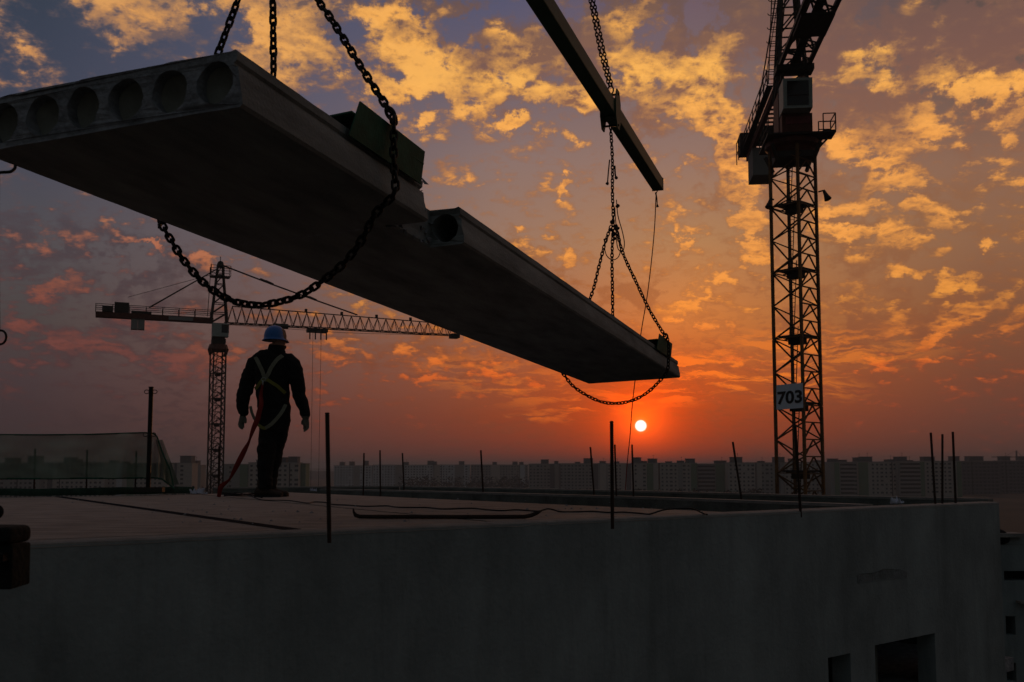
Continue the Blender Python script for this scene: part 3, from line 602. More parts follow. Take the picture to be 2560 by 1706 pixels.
# ------------------------------------------------------------------ neighbouring lower wing at the right edge
nb = empty('neighbouring_wing', tuple(at(2530, 1500, 15)), 0, label='dark concrete wing with square openings past the right end of the wall', cat='building')
nb.location = (0, 0, 0)
Yn = 13.0
def n2(px, py): p_ = at(px, py, Yn); return (p_.x, p_.z)
x0, ztop = n2(2502, 1362); x1 = x0 + 6; zb = -8
hl = []
for (a, t_, b, bo) in ((2504, 1428, 2610, 1452), (2508, 1541, 2540, 1588), (2510, 1658, 2542, 1704)):
    pa = n2(a, t_); pb = n2(b, bo); hl.append([(pa[0]+.03, pb[1]), (pa[0]+.03, pa[1]), (pb[0], pa[1]), (pb[0], pb[1])])
wg = MB(); wg.poly_prism([(x0-1.5, zb), (x0-1.5, ztop), (x1, ztop), (x1, zb)], hl, lambda u, v, t_: Vector((u, Yn+t_, v)), .25); wg.build('wing_wall', 'wall', nb)
MB().box((x0-1.5, Yn+.26, zb), (x1, Yn+5, ztop-.3)).build('wing_inner_dark', 'black', nb)  # solid black box: the dark inside the openings is painted on
a = n2(2500, 1333); MB().box((x0-.3, Yn-.1, a[1]-.05), (n2(2553, 1333)[0], Yn+.2, a[1])).build('ledge', 'top', nb)
MB().box((x0-.2, Yn, ztop+.003), (x0+.45, Yn+.2, a[1]-.052)).build('upstand', 'wall', nb)
a = n2(2540, 1501); MB().box((a[0], Yn-.12, a[1]-.03), (a[0]+1.5, Yn-.003, a[1])).build('ledge', 'top', nb)
a = at(2536, 1340, Yn-.4)
bg_ = bmesh.new(); bmesh.ops.create_icosphere(bg_, subdivisions=3, radius=.12)
for v_ in bg_.verts: v_.co *= 1+.25*mnoise.noise(v_.co*9); v_.co.x *= 1.15; v_.co.z *= .85
me = bpy.data.meshes.new('sack'); bg_.to_mesh(me); bg_.free(); me.materials.append(MT['cloth'])
obj('sack', me, None, 'small black sack on the ledge at the right edge', 'sack', loc=(a.x+.02, Yn+.05, n2(2536, 1362)[1]+.1))
# ------------------------------------------------------------------ left: edge kerb under the net, block, net, posts
kb = MB(); ks = [onz(-700, 1241.5), onz(150, 1240.5), onz(490, 1234)]
for a, b in zip(ks, ks[1:]):
    d = (b-a).normalized(); s_ = Vector((-d.y, d.x, 0))
    nn = 14
    vs = []; fs = []
    for i in range(nn+1):
        q = a.lerp(b, i/nn)
        for (o_, z) in ((0, 0.004), (.01, .05), (.05, .085), (.22, .08), (.26, .0)):
            j = .012*mnoise.noise(q*5+Vector((z*40, 0, 0))); vs.append(tuple(q + s_*(o_+j) + Vector((0, 0, z+j))))
    for i in range(nn):
        for k in range(4): fs.append((i*5+k, i*5+5+k, i*5+6+k, i*5+1+k))
    kb.add(vs, fs)
kb.build('rolled_net', mat('dark_green_roll', (.03,.055,.04), .95, .4, 9, .6, 60, spec=.05), None, smooth=True, label='dark green rolled net lying along the back edge of the deck at left', cat='net')
NETY = at(370, 1215, 11.6).y
def nrel(px, py, Y=11.6): return at(px, py, Y)
# net sheet
nt_ = MB(); cols_ = []; nx, nz = 90, 16
topc = [(-160, 1088), (0, 1087), (100, 1087.5), (220, 1086.5), (300, 1084), (360, 1082), (384, 1084), (393, 1092), (402, 1120), (412, 1145), (424, 1170), (430, 1196), (434, 1215)]
botc = [(-160, 1199), (0, 1197), (100, 1197), (220, 1196), (300, 1196), (360, 1195), (384, 1195), (396, 1196), (405, 1198), (414, 1205), (424, 1212), (431, 1218), (436, 1222)]
def interp(lst, f_): k = min(int(f_), len(lst)-2); a, b = lst[k], lst[k+1]; return (a[0]+(b[0]-a[0])*(f_-k), a[1]+(b[1]-a[1])*(f_-k))
vs = []; fs = []
for i in range(nx+1):
    f_ = i/nx*(len(topc)-1); T_, B_ = interp(topc, f_), interp(botc, f_)
    for k in range(nz+1):
        h_ = k/nz; px = T_[0]+(B_[0]-T_[0])*h_; py = T_[1]+(B_[1]-T_[1])*h_
        Y = 11.65 + .09*math.sin(i*.55+h_*1.5)*(0.3+h_) + .04*mnoise.noise(Vector((i*.3, k*.3, 0))) + (max(0, px-385)*.012)
        vs.append(tuple(at(px, py, Y)))
for i in range(nx):
    for k in range(nz): fs.append((i*(nz+1)+k, (i+1)*(nz+1)+k, (i+1)*(nz+1)+k+1, i*(nz+1)+k+1))
net = empty('safety_net', tuple(at(200, 1200, 11.65)), 0, label='green debris safety net strung behind the left edge of the deck', cat='net')
IV = Matrix.Translation(-Vector(net.location))
def build_in(mb, name, m, par, smooth=False, **k):
    iv = -Vector(par.location); mb.v = [tuple(Vector(v)+iv) for v in mb.v]; return mb.build(name, m, par, smooth, **k)
nt_.add(vs, fs); o = build_in(nt_, 'netting', 'net', net, True)
r_ = MB(); r_.tube([at(*interp(topc, i/40*(len(topc)-1)), 11.64) for i in range(41)], .009, 5); build_in(r_, 'top_rope', 'green', net)
r_ = MB(); r_.tube([at(*interp(botc, i/40*(len(botc)-1)), 11.64) for i in range(41)], .010, 5); build_in(r_, 'bottom_rope', 'green', net)
fl = MB(); vs = []; fs = []     # the gathered fold at the net's right end
for i in range(15):
    f_ = i/14; y_ = 1100+f_*112; x_ = 392+f_*28
    for k in range(7): vs.append(tuple(at(x_-3+k*(3.0+f_*2.2), y_, 11.7+.06*math.sin(k*2.1+i*.4)+f_*.1)))
for i in range(14):
    for k in range(6): fs.append((i*7+k, i*7+7+k, i*7+8+k, i*7+1+k))
fl.add(vs, fs); build_in(fl, 'gathered_fold', 'net', net, True)
# steel post with wire loops
pb = at(370, 1226, 11.5); pt = at(378, 970, 11.5)
post = empty('steel_post', tuple(pb), 0, label='tall dark steel post with wire loops holding the green net', cat='post')
m_ = MB(); m_.tube([pb, pt], .026, 12); m_.tube([pt, pt+Vector((0,0,.012))], [.03,.03], 12); build_in(m_, 'shaft', 'steel', post)
for py in (980, 1087):
    for sgn in (-1, 1):
        c = at(377 if py < 1000 else 374, py, 11.5); m_ = MB()
        pts = [c + Vector((sgn*(.02+.045*(1-math.cos(a))*.5*1.2), 0, .022*math.sin(a)*1.0)) for a in [i*2*math.pi/14 for i in range(15)]]
        m_.tube(pts, .0045, 5, cap=False); build_in(m_, 'wire_loop', 'steel', post)
m_ = MB(); m_.box((-.15,-.05,-.02), (.18,.05,.035), Matrix.Translation(pb)); build_in(m_, 'base_block', 'craned', post)
# dark block at the left edge, close to the camera
bk = empty('timber_block', tuple(at(30, 1460, 2.6)), 0, label='dark blurred timber and steel block at the left edge of the foreground', cat='block')
def bx(px0, py0, px1, py1, Y0, Y1, name, m='block', bev=.012):
    a = at(px0, py1, Y0); b = at(px1, py0, Y1); b.z = at(px1, py0, Y0).z; b2 = bmesh.new(); bmesh.ops.create_cube(b2, size=1)
    for v in b2.verts: v.co = Vector((a.x if v.co.x < 0 else b.x, Y0 if v.co.y < 0 else Y1, a.z if v.co.z < 0 else b.z))
    bmesh.ops.bevel(b2, geom=list(b2.edges), offset=bev, segments=3, affect='EDGES', profile=.5)
    for v in b2.verts: v.co = v.co + Vector((mnoise.noise(v.co*15), 0, mnoise.noise(v.co*15+Vector((9,9,9)))))*.004 - Vector(bk.location)
    me = bpy.data.meshes.new(name); b2.to_mesh(me); b2.free(); me.materials.append(MT[m]); return obj(name, me, bk)
bx(-120, 1319, 82, 1361, 2.6, 2.72, 'cap_timber', bev=.014)
bx(-110, 1361, 79, 1474, 2.62, 2.72, 'lower_timber', bev=.006)
bx(-140, 1478, -30, 1900, 2.64, 2.70, 'support', 'block', .004)
bx(2, 1386, 16, 1405, 2.58, 2.619, 'bolt_head', 'steel', .004)
# ------------------------------------------------------------------ reinforcing bars
def rebar(px0, py0, px1, py1, wpx, label, group=None, Y=None, base_on=0.0):
    B_ = onz(px0, py0, base_on) if Y is None else at(px0, py0, Y); T_ = at(px1, py1, B_.y)
    r = max(.5*wpx/FPX*B_.y, .004); n = 24
    o = empty('reinforcing_bar', tuple(B_), 0, label=label, cat='steel bar', group=group or 'steel bars sticking up from the walls')
    pts = [B_.lerp(T_, i/n)  for i in range(n+1)]; pts[0] = B_ - (T_-B_).normalized()*.05
    m_ = MB(); m_.tube(pts, r*.88, 8); build_in(m_, 'shaft', 'rust', o)
    if wpx > 7:
        m_ = MB(); Ln = (T_-B_).length; k = 0; d = (T_-B_).normalized()
        nr = int(Ln/.011)
        for i in range(nr):
            c = B_ + d*(.008+i*.011); m_.tube([c-d*.0022, c+d*.0022], [r*1.06, r*1.06], 8)
        build_in(m_, 'rib', 'rust', o, kind='stuff')
    return o
RB = [(823,1331,818,1032,11.5,'thickest rusty bar standing on the near wall right of the worker'),
 (1531,1301,1529,1053,9.5,'tall thick bar on the near wall top left of the sun'),
 (908,1236,910,1133,4.5,'first thin bar right of the thickest bar, beyond the deck'),
 (951,1238,950,1126,4.5,'tallest of the three thin bars grouped right of the thickest bar'),
 (1010,1220,1006,1133,4.5,'short slightly leaning bar, rightmost of the group before the pale blocks'),
 (1208,1233,1202,1126,5,'lone leaning bar in the middle of the deck edge'),
 (1485,1235,1476,1118,5,'leaning thin bar just left of the tall thick bar'),
 (1541,1243,1537,1112,5,'thin bar partly behind the tall thick bar'),
 (1584,1244,1580,1112,5,'thin bar right below the setting sun'),
 (1854,1250,1832,1105,6,'most strongly leaning bar, between the sun and the near crane'),
 (2001,1276,1988,1066,7.5,'dark leaning bar in front of the near crane mast'),
 (2338,1257,2327,1082,7,'left leaning bar of the three at the right end of the wall'),
 (2356,1257,2356,1086,6.5,'middle upright bar of the three at the right end of the wall'),
 (2389,1255,2382,1080,7,'right bar of the three at the right end of the wall')]
for i, r_ in enumerate(RB):
    if i in (11, 12, 13): # on the near wall: base where the sight line meets the wall top's middle
        q = meet(onz(r_[0], 1262), ORG*1, A=WA-wn*.08, d=wd); q.z = 0; Yb = q.y; rebar(*r_, Y=Yb)
    else: rebar(*r_)
for (a, b, c, d, w_, lb) in ((85,1226,88,1122,5,'leftmost of the three short bars seen through the green net'),(216,1226,218,1125,5,'middle of the three short bars seen through the green net'),(338,1226,341,1128,5,'short bar through the net just left of the steel post')):
    rebar(a, b, c, d, w_, lb, 'short bars behind the safety net', Y=12.0)
rebar(546, 1241, 548, 1116, 5.5, 'dark bar the red lanyard is tied to, before the far crane')
# bent bar lying on the deck
bb = [at(x, y, onz(1000, 1298).y) for x, y in ((883, 1272), (884.5, 1281), (889, 1289), (899, 1292.5), (930, 1293), (1100, 1293.3), (1250, 1293), (1312, 1292.5), (1328, 1289.5), (1342, 1283.5), (1354, 1278.5))]
o = empty('bent_steel_bar', tuple(bb[5]), 0, label='thick steel bar with both ends bent up lying flat on the deck', cat='steel bar')
mz = min(q.z for q in bb); bb = [q + Vector((0, 0, .0125-mz)) for q in bb]
m_ = MB(); m_.tube(bb, [.004, .007] + [.0125]*8 + [.004], 10); build_in(m_, 'bar', 'rust', o, True)
# cable snaking on the deck
cpx = [(560,1240),(592,1241.5),(627,1242),(640,1247),(658,1252),(700,1252.5),(729,1254),(768,1260),(780,1257.5),(793,1257),(812,1258),(831,1263),(870,1265),(913,1268),(967,1267),(985,1269.5),(1010,1271),(1061,1271),(1076,1271.8),(1110,1275),(1178,1273),(1215,1276.5),(1255,1279),(1293,1277),(1342,1280.5),(1358,1277.5),(1370,1274.7),(1384,1277),(1403,1282),(1446,1282),(1482,1281),(1523,1284),(1558,1283),(1600,1286),(1624,1288),(1659,1277.6),(1699,1274),(1731,1274.5),(1757,1285.7),(1768,1289)]
def on_deck(px, py):
    q = onz(px, py); return q
cp_ = [on_deck(*c) for c in cpx]
for i, c in enumerate(cpx):     # the loop that stands up off the deck near the wall
    if c[0] in (1659, 1699, 1731): q = onz(c[0], 1288); cp_[i] = at(c[0], c[1], q.y)
    if c[0] in (1358, 1370, 1384): q = onz(c[0], 1281); cp_[i] = at(c[0], c[1], q.y)
def smoothline(ps, k=5):
    o_ = []
    for i in range(len(ps)-1):
        p0, p1, p2, p3 = ps[max(i-1,0)], ps[i], ps[i+1], ps[min(i+2, len(ps)-1)]
        for j in range(k):
            t_ = j/k; o_.append(.5*((2*p1)+(p2-p0)*t_+(2*p0-5*p1+4*p2-p3)*t_*t_+(3*p1-p0-3*p2+p3)*t_**3))
    return o_ + [ps[-1]]
m_ = MB(); m_.tube([q+Vector((0,0,.006)) for q in smoothline(cp_)], .0052, 6); m_.build('power_cable', 'black', None, True, label='thin black cable snaking across the deck from the worker to the wall', cat='cable')
m_ = MB()
for s_, ps in enumerate(([(552,1237),(575,1239),(592,1239),(610,1237.5),(627,1239.5),(645,1242),(655,1246)], [(556,1236.5),(580,1238.3),(600,1240.5),(618,1240),(632,1238),(650,1240)], [(560,1247),(580,1246),(598,1246.5),(608,1242),(600,1239),(585,1238.5)])):
    m_.tube([onz(*q)+Vector((0,0,.008+.01*s_)) for q in smoothline([Vector((a,b,0)) for a,b in ps], 3) for q in [(q.x,q.y)]], .009 if s_ < 2 else .005, 6)
m_.build('rope_bundle', 'cloth', None, True, label='bundle of dark rope on the deck beside the worker boots', cat='rope')
# white crumpled rags
def rag(px, py, size, label, Y=None, seed=0, z=0.0):
    P = onz(px, py, z) if Y is None else at(px, py, Y); b2 = bmesh.new(); bmesh.ops.create_grid(b2, x_segments=12, y_segments=12, size=size)
    for v in b2.verts:
        n1 = mnoise.noise(v.co/size*1.6+Vector((seed, 0, 0))); n2_ = mnoise.noise(v.co/size*3.2+Vector((0, seed, 5)))
        v.co = Vector((v.co.x*(1+.4*n2_), v.co.y*.55*(1+.5*n1), abs(n1+.7*n2_)*size*1.25+.006))
    me = bpy.data.meshes.new('rag'); b2.to_mesh(me); b2.free(); me.materials.append(MT['rag'])
    o = obj('crumpled_sheet', me, None, label, 'plastic sheet', 'crumpled white sheets', loc=tuple(P)); return o
rag(783, 1230, .045, 'crumpled white sheet on the far deck edge right of the worker', seed=2)
rag(492, 1237, .075, 'largest crumpled white sheet at the foot of the far crane', seed=5)
rag(512, 1238, .03, 'tiny white scrap right beside the sheet near the far crane', seed=8)
q = meet(onz(2243, 1264), ORG*1, A=WA-wn*.1, d=wd); rag(2243, 1262, .05, 'crumpled white sheet on the wall top left of the three bars', Y=q.y, seed=11)
# ------------------------------------------------------------------ lifted hollow-core slab
def Rm(y, p_, r_): return Matrix.Rotation(y, 3, 'Z') @ Matrix.Rotation(p_, 3, 'X') @ Matrix.Rotation(r_, 3, 'Y')
SO = Vector((-2.13590632, 3.87403507, 1.26648287+EYE)); SM = Rm(-3.28585195e-01, -1.23634368e-02, -3.69032104e-02)
SWD, SLN, STK = 1.22544024, 9.75745294, .22
SMX = Matrix.Translation(SO) @ SM.to_4x4()
def S(x, u, z): return SO + SM @ Vector((x, u, z))
def on_slab(px, py, u):
    n = SM @ Vector((0, 1, 0)); r = ray(px, py); A = SO + n*u; t_ = (A-ORG).dot(n)/r.dot(n); P = ORG + r*t_; return P
slab = bpy.data.objects.new('hollow_core_slab', None); COL.objects.link(slab); slab.matrix_basis = SMX
tag(slab, 'hollow core concrete floor slab hanging in chains across the sky', 'concrete slab')
HR = .078; HX = [SWD-.115-.199*k for k in range(6)]
NX0, NX1, NDEP = 1.66, 2.18, .205      # the broken-out notch in the right side
def prof(xr, nh=5):      # cross-section, anticlockwise from lower left, finely stepped
    lip = xr > SWD-.01
    P_ = [(0, .012), (.012, 0)] + [(SWD*k/24, 0) for k in range(1, 24) if SWD*k/24 < xr-.03] + [(xr-.012, 0), (xr, .012)]
    if lip: P_ += [(xr, .05), (xr-.008, .10), (xr-.014, .150), (xr-.030, .160), (xr-.030, .168), (xr-.018, .178), (xr-.018, .212), (xr-.026, .22)]
    else: P_ += [(xr-.004, .06), (xr+.004, .12), (xr-.003, .18), (xr, .22)]
    P_ += [(SWD*k/24, .22) for k in range(23, 0, -1) if SWD*k/24 < xr-.03] + [(.02, .22), (.018, .178), (.03, .165), (.014, .15), (.006, .08)]
    return P_
def circ(cx, n=28): return [(cx+HR*math.cos(2*math.pi*k/n), .108+HR*1.04*math.sin(2*math.pi*k/n)) for k in range(n)]
def slab_piece(u0, u1, xr, holes, cap0, cap1, j0=0.0, j1=0.0, seed=0, segs=18):
    mb = MB(); P_ = prof(xr); loops = [P_] + [circ(h) for h in holes]; flat = [q for lp in loops for q in lp]; n = len(flat)
    us = [u0 + (u1-u0)*i/segs for i in range(segs+1)]; vs = []
    for i, u in enumerate(us):
        for k, (x, z) in enumerate(flat):
            du = 0; dz = 0; dx = 0
            q = Vector((x*7, z*9, seed))
            if i == 0 and j0: du = (1 if j0 < .013 else min(1, max(0, (x-(SWD-NDEP-.02))*25)))*j0*(mnoise.noise(q*1.3)+.6*mnoise.noise(q*4)); dz = -abs(mnoise.noise(q*1.6+Vector((5,0,0))))*.024*min(1, max(0, (SWD-.03-x)*8)) if z > .2 else 0
            if i == segs and j1: du = (1 if j1 > .03 else min(1, max(0, (x-(SWD-NDEP-.02))*25)))*j1*(mnoise.noise(q*1.3)+.6*mnoise.noise(q*4))
            if k < len(P_):
                e = Vector((x*3, u*3.1, z*5)); dz += .0022*mnoise.noise(e*2.2)*(1 if z > .2 else .4); dx = .0016*mnoise.noise(e*3+Vector((3,3,3)))
            elif i < 1: dx = .0015*mnoise.noise(q*3); dz += .0015*mnoise.noise(q*3+Vector((2,8,1)))
            vs.append((x+dx, u+du, z+dz))
    fs = []; mi = []
    o = 0
    for li, lp in enumerate(loops):
        m = len(lp)
        for i in range(segs):
            for k in range(m):
                k2 = (k+1) % m; fs.append((i*n+o+k, i*n+o+k2, (i+1)*n+o+k2, (i+1)*n+o+k)); mi.append(1 if li else 0)
        o += m
    tri = tessellate_polygon([[Vector((a, b, 0)) for a, b in lp] for lp in loops])
    if cap0: fs += [tuple(t3) for t3 in tri]; mi += [1]*len(tri)
    if cap1: fs += [tuple(i+n*segs for i in t3[::-1]) for t3 in tri]; mi += [1]*len(tri)
    mb.v = vs; mb.f = fs; mb.mi = mi; return mb
for (a, b, xr, hs, c0, c1, j0, j1, sd, sg) in ((0, NX0, SWD, HX, True, True, .012, .035, 1, 30), (NX0, NX1, SWD-NDEP, HX[1:], False, False, 0, 0, 2, 8), (NX1, SLN, SWD, HX, True, True, .024, .02, 3, 60)):
    mb = slab_piece(a, b, xr, hs, c0, c1, j0, j1, sd, sg); mb.build('slab_body', ['slab', 'cut' if sd == 1 else 'slab'], slab)
# concrete plugs a hand's breadth inside each core
for k, hx_ in enumerate(HX):
    pm = MB(); vs = [(hx_, .08, .108)]; n_ = 24
    for j in range(1, 4):
        for i in range(n_):
            a = 2*math.pi*i/n_; rr_ = HR*.995*j/3; q = Vector((rr_*math.cos(a), rr_*math.sin(a), k*3.0)); vs.append((hx_+rr_*math.cos(a), .08-.025*(j/3)**2*(1+.5*math.sin(a))+.012*mnoise.noise(q*16), .108+1.03*rr_*math.sin(a)))
    fs = [(0, 1+i, 1+(i+1) % n_) for i in range(n_)] + [(1+j*n_+i, 1+(j+1)*n_+i, 1+(j+1)*n_+(i+1) % n_, 1+j*n_+(i+1) % n_) for j in range(2) for i in range(n_)]
    pm.add(vs, fs).build('core_plug', 'plug', slab, True)
# rough broken lumps round the notch
lump = MB(); rnd = random.Random(4)
for i in range(60):
    side = rnd.random() < .5
    c = Vector((SWD-NDEP*rnd.random() - .0, NX0 + rnd.uniform(-.03, .004) if side else rnd.uniform(NX0, NX1), rnd.uniform(.0, .22)))
    if not side: c.x = SWD-NDEP+rnd.uniform(-.01, .015)
    s_ = rnd.uniform(.008, .028); vs = [c + Vector((rnd.uniform(-1,1), rnd.uniform(-1,1), rnd.uniform(-1,1)))*s_ for _ in range(6)]
    lump.add(vs, [(0,1,2),(0,2,3),(0,3,4),(0,4,1),(5,2,1),(5,3,2),(5,4,3),(5,1,4)])
lump.build('broken_edge', 'cut', slab, kind='stuff')
# steel corner guards under the chains
def guard(ua, ub, zb, zt, label, inn=.20, lean=.0):
    o = bpy.data.objects.new('corner_guard', None); COL.objects.link(o); o.matrix_basis = SMX @ Matrix.Translation((SWD, (ua+ub)/2, .22)); tag(o, label, 'corner guard', 'green steel corner guards under the chains')
    h = (ub-ua)/2; z0, z1 = zb-.22, zt-.22
    MB().add([(.004,-h-.03,z0),(.010,-h-.03,z0),(.010,h,z0+.005),(.004,h,z0+.005),(.030,-h+.03,z1),(.036,-h+.03,z1),(.036,h,z1),(.030,h,z1)], [(0,1,2,3),(7,6,5,4),(0,4,5,1),(1,5,6,2),(2,6,7,3),(3,7,4,0)]).build('side_plate', 'green', o)
    MB().add([(.018,-h-.02,z1*.5),(.028,h,z1*.5),(-inn,h-.02,z1*.45),(-inn,-h-.02,z1*.45),(.018,-h-.02,z1*.5-.008),(.028,h,z1*.5-.008),(-inn,h-.02,z1*.45-.008),(-inn,-h-.02,z1*.45-.008)], [(0,1,2,3),(7,6,5,4),(0,4,5,1),(1,5,6,2),(2,6,7,3),(3,7,4,0)]).build('top_plate', 'green', o)
    MB().box((-.12,-h+.06,.002), (.0,h-.03,z1*.45-.01)).build('packing_timber', 'block', o)
    return o
guard(.83, 1.57, .165, .338, 'larger green steel corner guard on the near end of the hanging slab', .16)
guard(8.15, 9.05, .16, .345, 'far green steel corner guard near the slab tip above the sun', .16)
# ------------------------------------------------------------------ chains
def link_mesh(pitch=.038, w=.042, d=.0125, na=14, nb=6, name='link'):
    L_ = pitch/2 + d/2; R_ = (w-d)/2; st = L_ - R_; pts = []     # stadium centre line in xz
    for k in range(na//2): a = -math.pi/2 + math.pi*k/(na//2-1); pts.append((R_*math.cos(a+math.pi/2)*1.0, 0, st + R_*math.sin(a+math.pi/2)))
    for k in range(na//2): a = math.pi*k/(na//2-1); pts.append((-R_*math.cos(a)*1.0, 0, -st - R_*math.sin(a)))
    m_ = len(pts); vs = []; fs = []
    for i in range(m_):
        p0, p1, p2 = Vector(pts[i-1]), Vector(pts[i]), Vector(pts[(i+1) % m_]); t_ = (p2-p0).normalized(); s_ = t_.cross(Vector((0,1,0))).normalized()
        for k in range(nb): a = 2*math.pi*k/nb; vs.append(tuple(p1 + (s_*math.cos(a)+Vector((0,1,0))*math.sin(a))*d/2))
    for i in range(m_):
        for k in range(nb): fs.append((i*nb+k, i*nb+(k+1) % nb, ((i+1) % m_)*nb+(k+1) % nb, ((i+1) % m_)*nb+k))
    mb = MB(); mb.add(vs, fs); return mb.mesh(name, 'chain', True)
LK_NEAR = link_mesh(.040, .044, .0140, 16, 8); LK_FAR = link_mesh(.042, .048, .0150, 10, 5)
def spline_pts(ps, closed=False): return smoothline([Vector(p_) for p_ in ps], 8)
def chain(pts, label, me, pitch=None, group=None, name='lifting_chain', smooth=True, roll0=.3, parent=None):
    ps = spline_pts(pts) if smooth else [Vector(p_) for p_ in pts]; pitch = pitch or (.040 if me == LK_NEAR else .042)
    o = parent or empty(name, tuple(ps[0]), 0, label=label, cat='chain', group=group)
    base_ = Vector(o.location)
    acc = 0; out_ = [ps[0]]; need = pitch
    for a, b in zip(ps, ps[1:]):
        d = (b-a).length; t_ = 0
        while acc + (d-t_) >= need:
            t_ += need-acc; acc = 0; out_.append(a + (b-a)*(t_/d))
        acc += d-t_
    up = None
    for i in range(len(out_)-1):
        a, b = out_[i], out_[i+1]; d = (b-a).normalized()
        if up is None: up = d.orthogonal().normalized()
        up = (up - d*up.dot(d)).normalized(); sd = d.cross(up)
        ang = roll0 + (math.pi/2)*(i % 2) + .18*math.sin(i*1.7)
        x_ = up*math.cos(ang) + sd*math.sin(ang); y_ = d.cross(x_)
        mx = Matrix((x_, y_, d)).transposed().to_4x4(); mx.translation = (a+b)/2 - base_
        lk = bpy.data.objects.new('link', me); COL.objects.link(lk); lk.parent = o; lk.matrix_basis = mx
    return o
UN, UF = 1.15, 8.57
cr = .022
gp = 'sling chains at the near end of the slab'
# near sling: down the left face, under, and up the right face to the ring
jn = on_slab(978, 288, UN); jl = SM.transposed() @ (jn-SO)
TOPN = on_slab(672, -420, UN)
right = [on_slab(978, 290, UN), on_slab(985, 312, UN), on_slab(978, 372, UN), on_slab(972, 430, UN), on_slab(958, 488, UN), on_slab(940, 532, UN), on_slab(903, 603, UN), on_slab(858, 660, UN), on_slab(806, 703, UN), on_slab(752, 738, UN), on_slab(690, 757, UN), on_slab(634, 763, UN), on_slab(570, 748, UN), on_slab(512, 710, UN), on_slab(462, 655, UN), on_slab(430, 605, UN), on_slab(400, 553, UN)]
# keep the vertical run clear of the guard and slab face
def clear(ps):
    o_ = []
    for p_ in ps:
        l = SM.transposed() @ (p_-SO)
        if l.z > -.01 and l.x > SWD/2: l.x = max(l.x, SWD+.035+cr)
        if l.z > -.01 and l.x < SWD/2: l.x = min(l.x, -cr)
        o_.append(SO + SM @ l)
    return o_
left_up = [S(-cr*1.3, UN, .02), S(-cr*1.3, UN, .20), S(.0, UN, .25)]
ch = chain(clear(right) + left_up, 'heavy chain hanging in a deep loop under the near end of the slab', LK_NEAR, group=gp)
lt = on_slab(548, 128, UN); 
chain([S(0, UN, .25), S(.06, UN, .34), on_slab(543, 140, UN), on_slab(595, 0, UN), on_slab(672, -205, UN)][1:], 'left rising chain above the near end of the slab', LK_NEAR, group=gp, smooth=False)
chain([S(.60, UN, .23), on_slab(684, 172, UN), on_slab(682, 0, UN), on_slab(676, -200, UN)], 'middle vertical chain above the near end of the slab', LK_NEAR, group=gp, smooth=False, roll0=.1)
chain([on_slab(974, 278, UN), on_slab(940, 226, UN), on_slab(905, 172, UN), on_slab(868, 112, UN), on_slab(826, 45, UN), on_slab(790, -6, UN), on_slab(735, -95, UN), on_slab(680, -205, UN)], 'right slanting chain from the green corner guard up out of the picture', LK_NEAR, group=gp)
# coupling ring at the guard
def ring(P, R_, r, axis, name, m, label=None, cat=None, parent=None, stretch=1.0, up=None):
    ax = Vector(axis).normalized(); a = (up or Vector((0,0,1))); a = (a - ax*a.dot(ax)).normalized(); b = ax.cross(a)
    mb = MB(); n = 20; vs = []; fs = []
    for i in range(n):
        t_ = 2*math.pi*i/n; c = a*math.cos(t_)*R_*stretch + b*math.sin(t_)*R_; rad = c.normalized()
        for k in range(8): s_ = 2*math.pi*k/8; vs.append(tuple(c + (rad*math.cos(s_)+ax*math.sin(s_))*r))
    for i in range(n):
        for k in range(8): fs.append((i*8+k, i*8+(k+1) % 8, ((i+1) % n)*8+(k+1) % 8, ((i+1) % n)*8+k))
    mb.add(vs, fs); me = mb.mesh(name, m, True)
    if parent: return obj(name, me, parent, loc=tuple(P-Vector(parent.location)))
    return obj(name, me, None, label, cat, loc=tuple(P))
d_ = (jn-on_slab(905, 172, UN)).normalized(); sl_ax = SM @ Vector((0,1,0))
ring(on_slab(976, 284, UN), .022, .0085, (.5,.6,.3), 'coupling_link', 'chain', 'thick coupling link where the near chain bends over the green guard', 'chain link', stretch=1.5, up=-d_)
ring(on_slab(985, 302, UN), .020, .008, (1,.2,0), 'coupling_link', 'chain', 'lower coupling link lying against the large green guard', 'chain link', stretch=1.4)
# ------------------------------------------------------------------ spreader beam
nS = SM @ Vector((0,1,0))
Cb = on_slab(1522, 268, UF)                       # beam passes here
# beam runs along the slab; its end face is where that line meets the sight line to the beam tip
bd = nS.copy(); bd = (bd + Vector((0, 0, -.004))).normalized()
def closest_on(P, d, px, py):
    r = ray(px, py).normalized(); w0 = P-ORG; a = d.dot(d); b = d.dot(r); c = r.dot(r); dd = d.dot(w0); e = r.dot(w0)
    return (b*e-c*dd)/(a*c-b*b)
CB = on_slab(1526, 276, UF)
te = closest_on(CB, bd, 1637, 466)
beam_end = CB + bd*te; beam_start = CB - bd*11.0
print('beam end', tuple(beam_end), project(beam_end), 'start px', project(CB-bd*7))
BW, BH = .165, .185
sm_ = empty('spreader_beam', tuple(CB), 0, label='long dark green spreader beam slanting above the slab', cat='beam')
bx_ = bd.cross(Vector((0,0,1))).normalized(); bz_ = bx_.cross(bd).normalized()
BM = Matrix((bx_, bd, bz_)).transposed().to_4x4()
b2 = bmesh.new(); bmesh.ops.create_cube(b2, size=1)
for v in b2.verts: v.co = BM @ Vector((v.co.x*BW, (te if v.co.y > 0 else -11.0), v.co.z*BH))
bmesh.ops.bevel(b2, geom=[e for e in b2.edges if abs((e.verts[0].co-e.verts[1].co).normalized().dot(bd)) > .9], offset=.014, segments=3, affect='EDGES', profile=.5)
me = bpy.data.meshes.new('box_beam'); b2.to_mesh(me); b2.free(); me.materials.append(MT['beam']); obj('box_beam', me, sm_)
def bmx(x, y, z): return BM @ Vector((x, y, z))
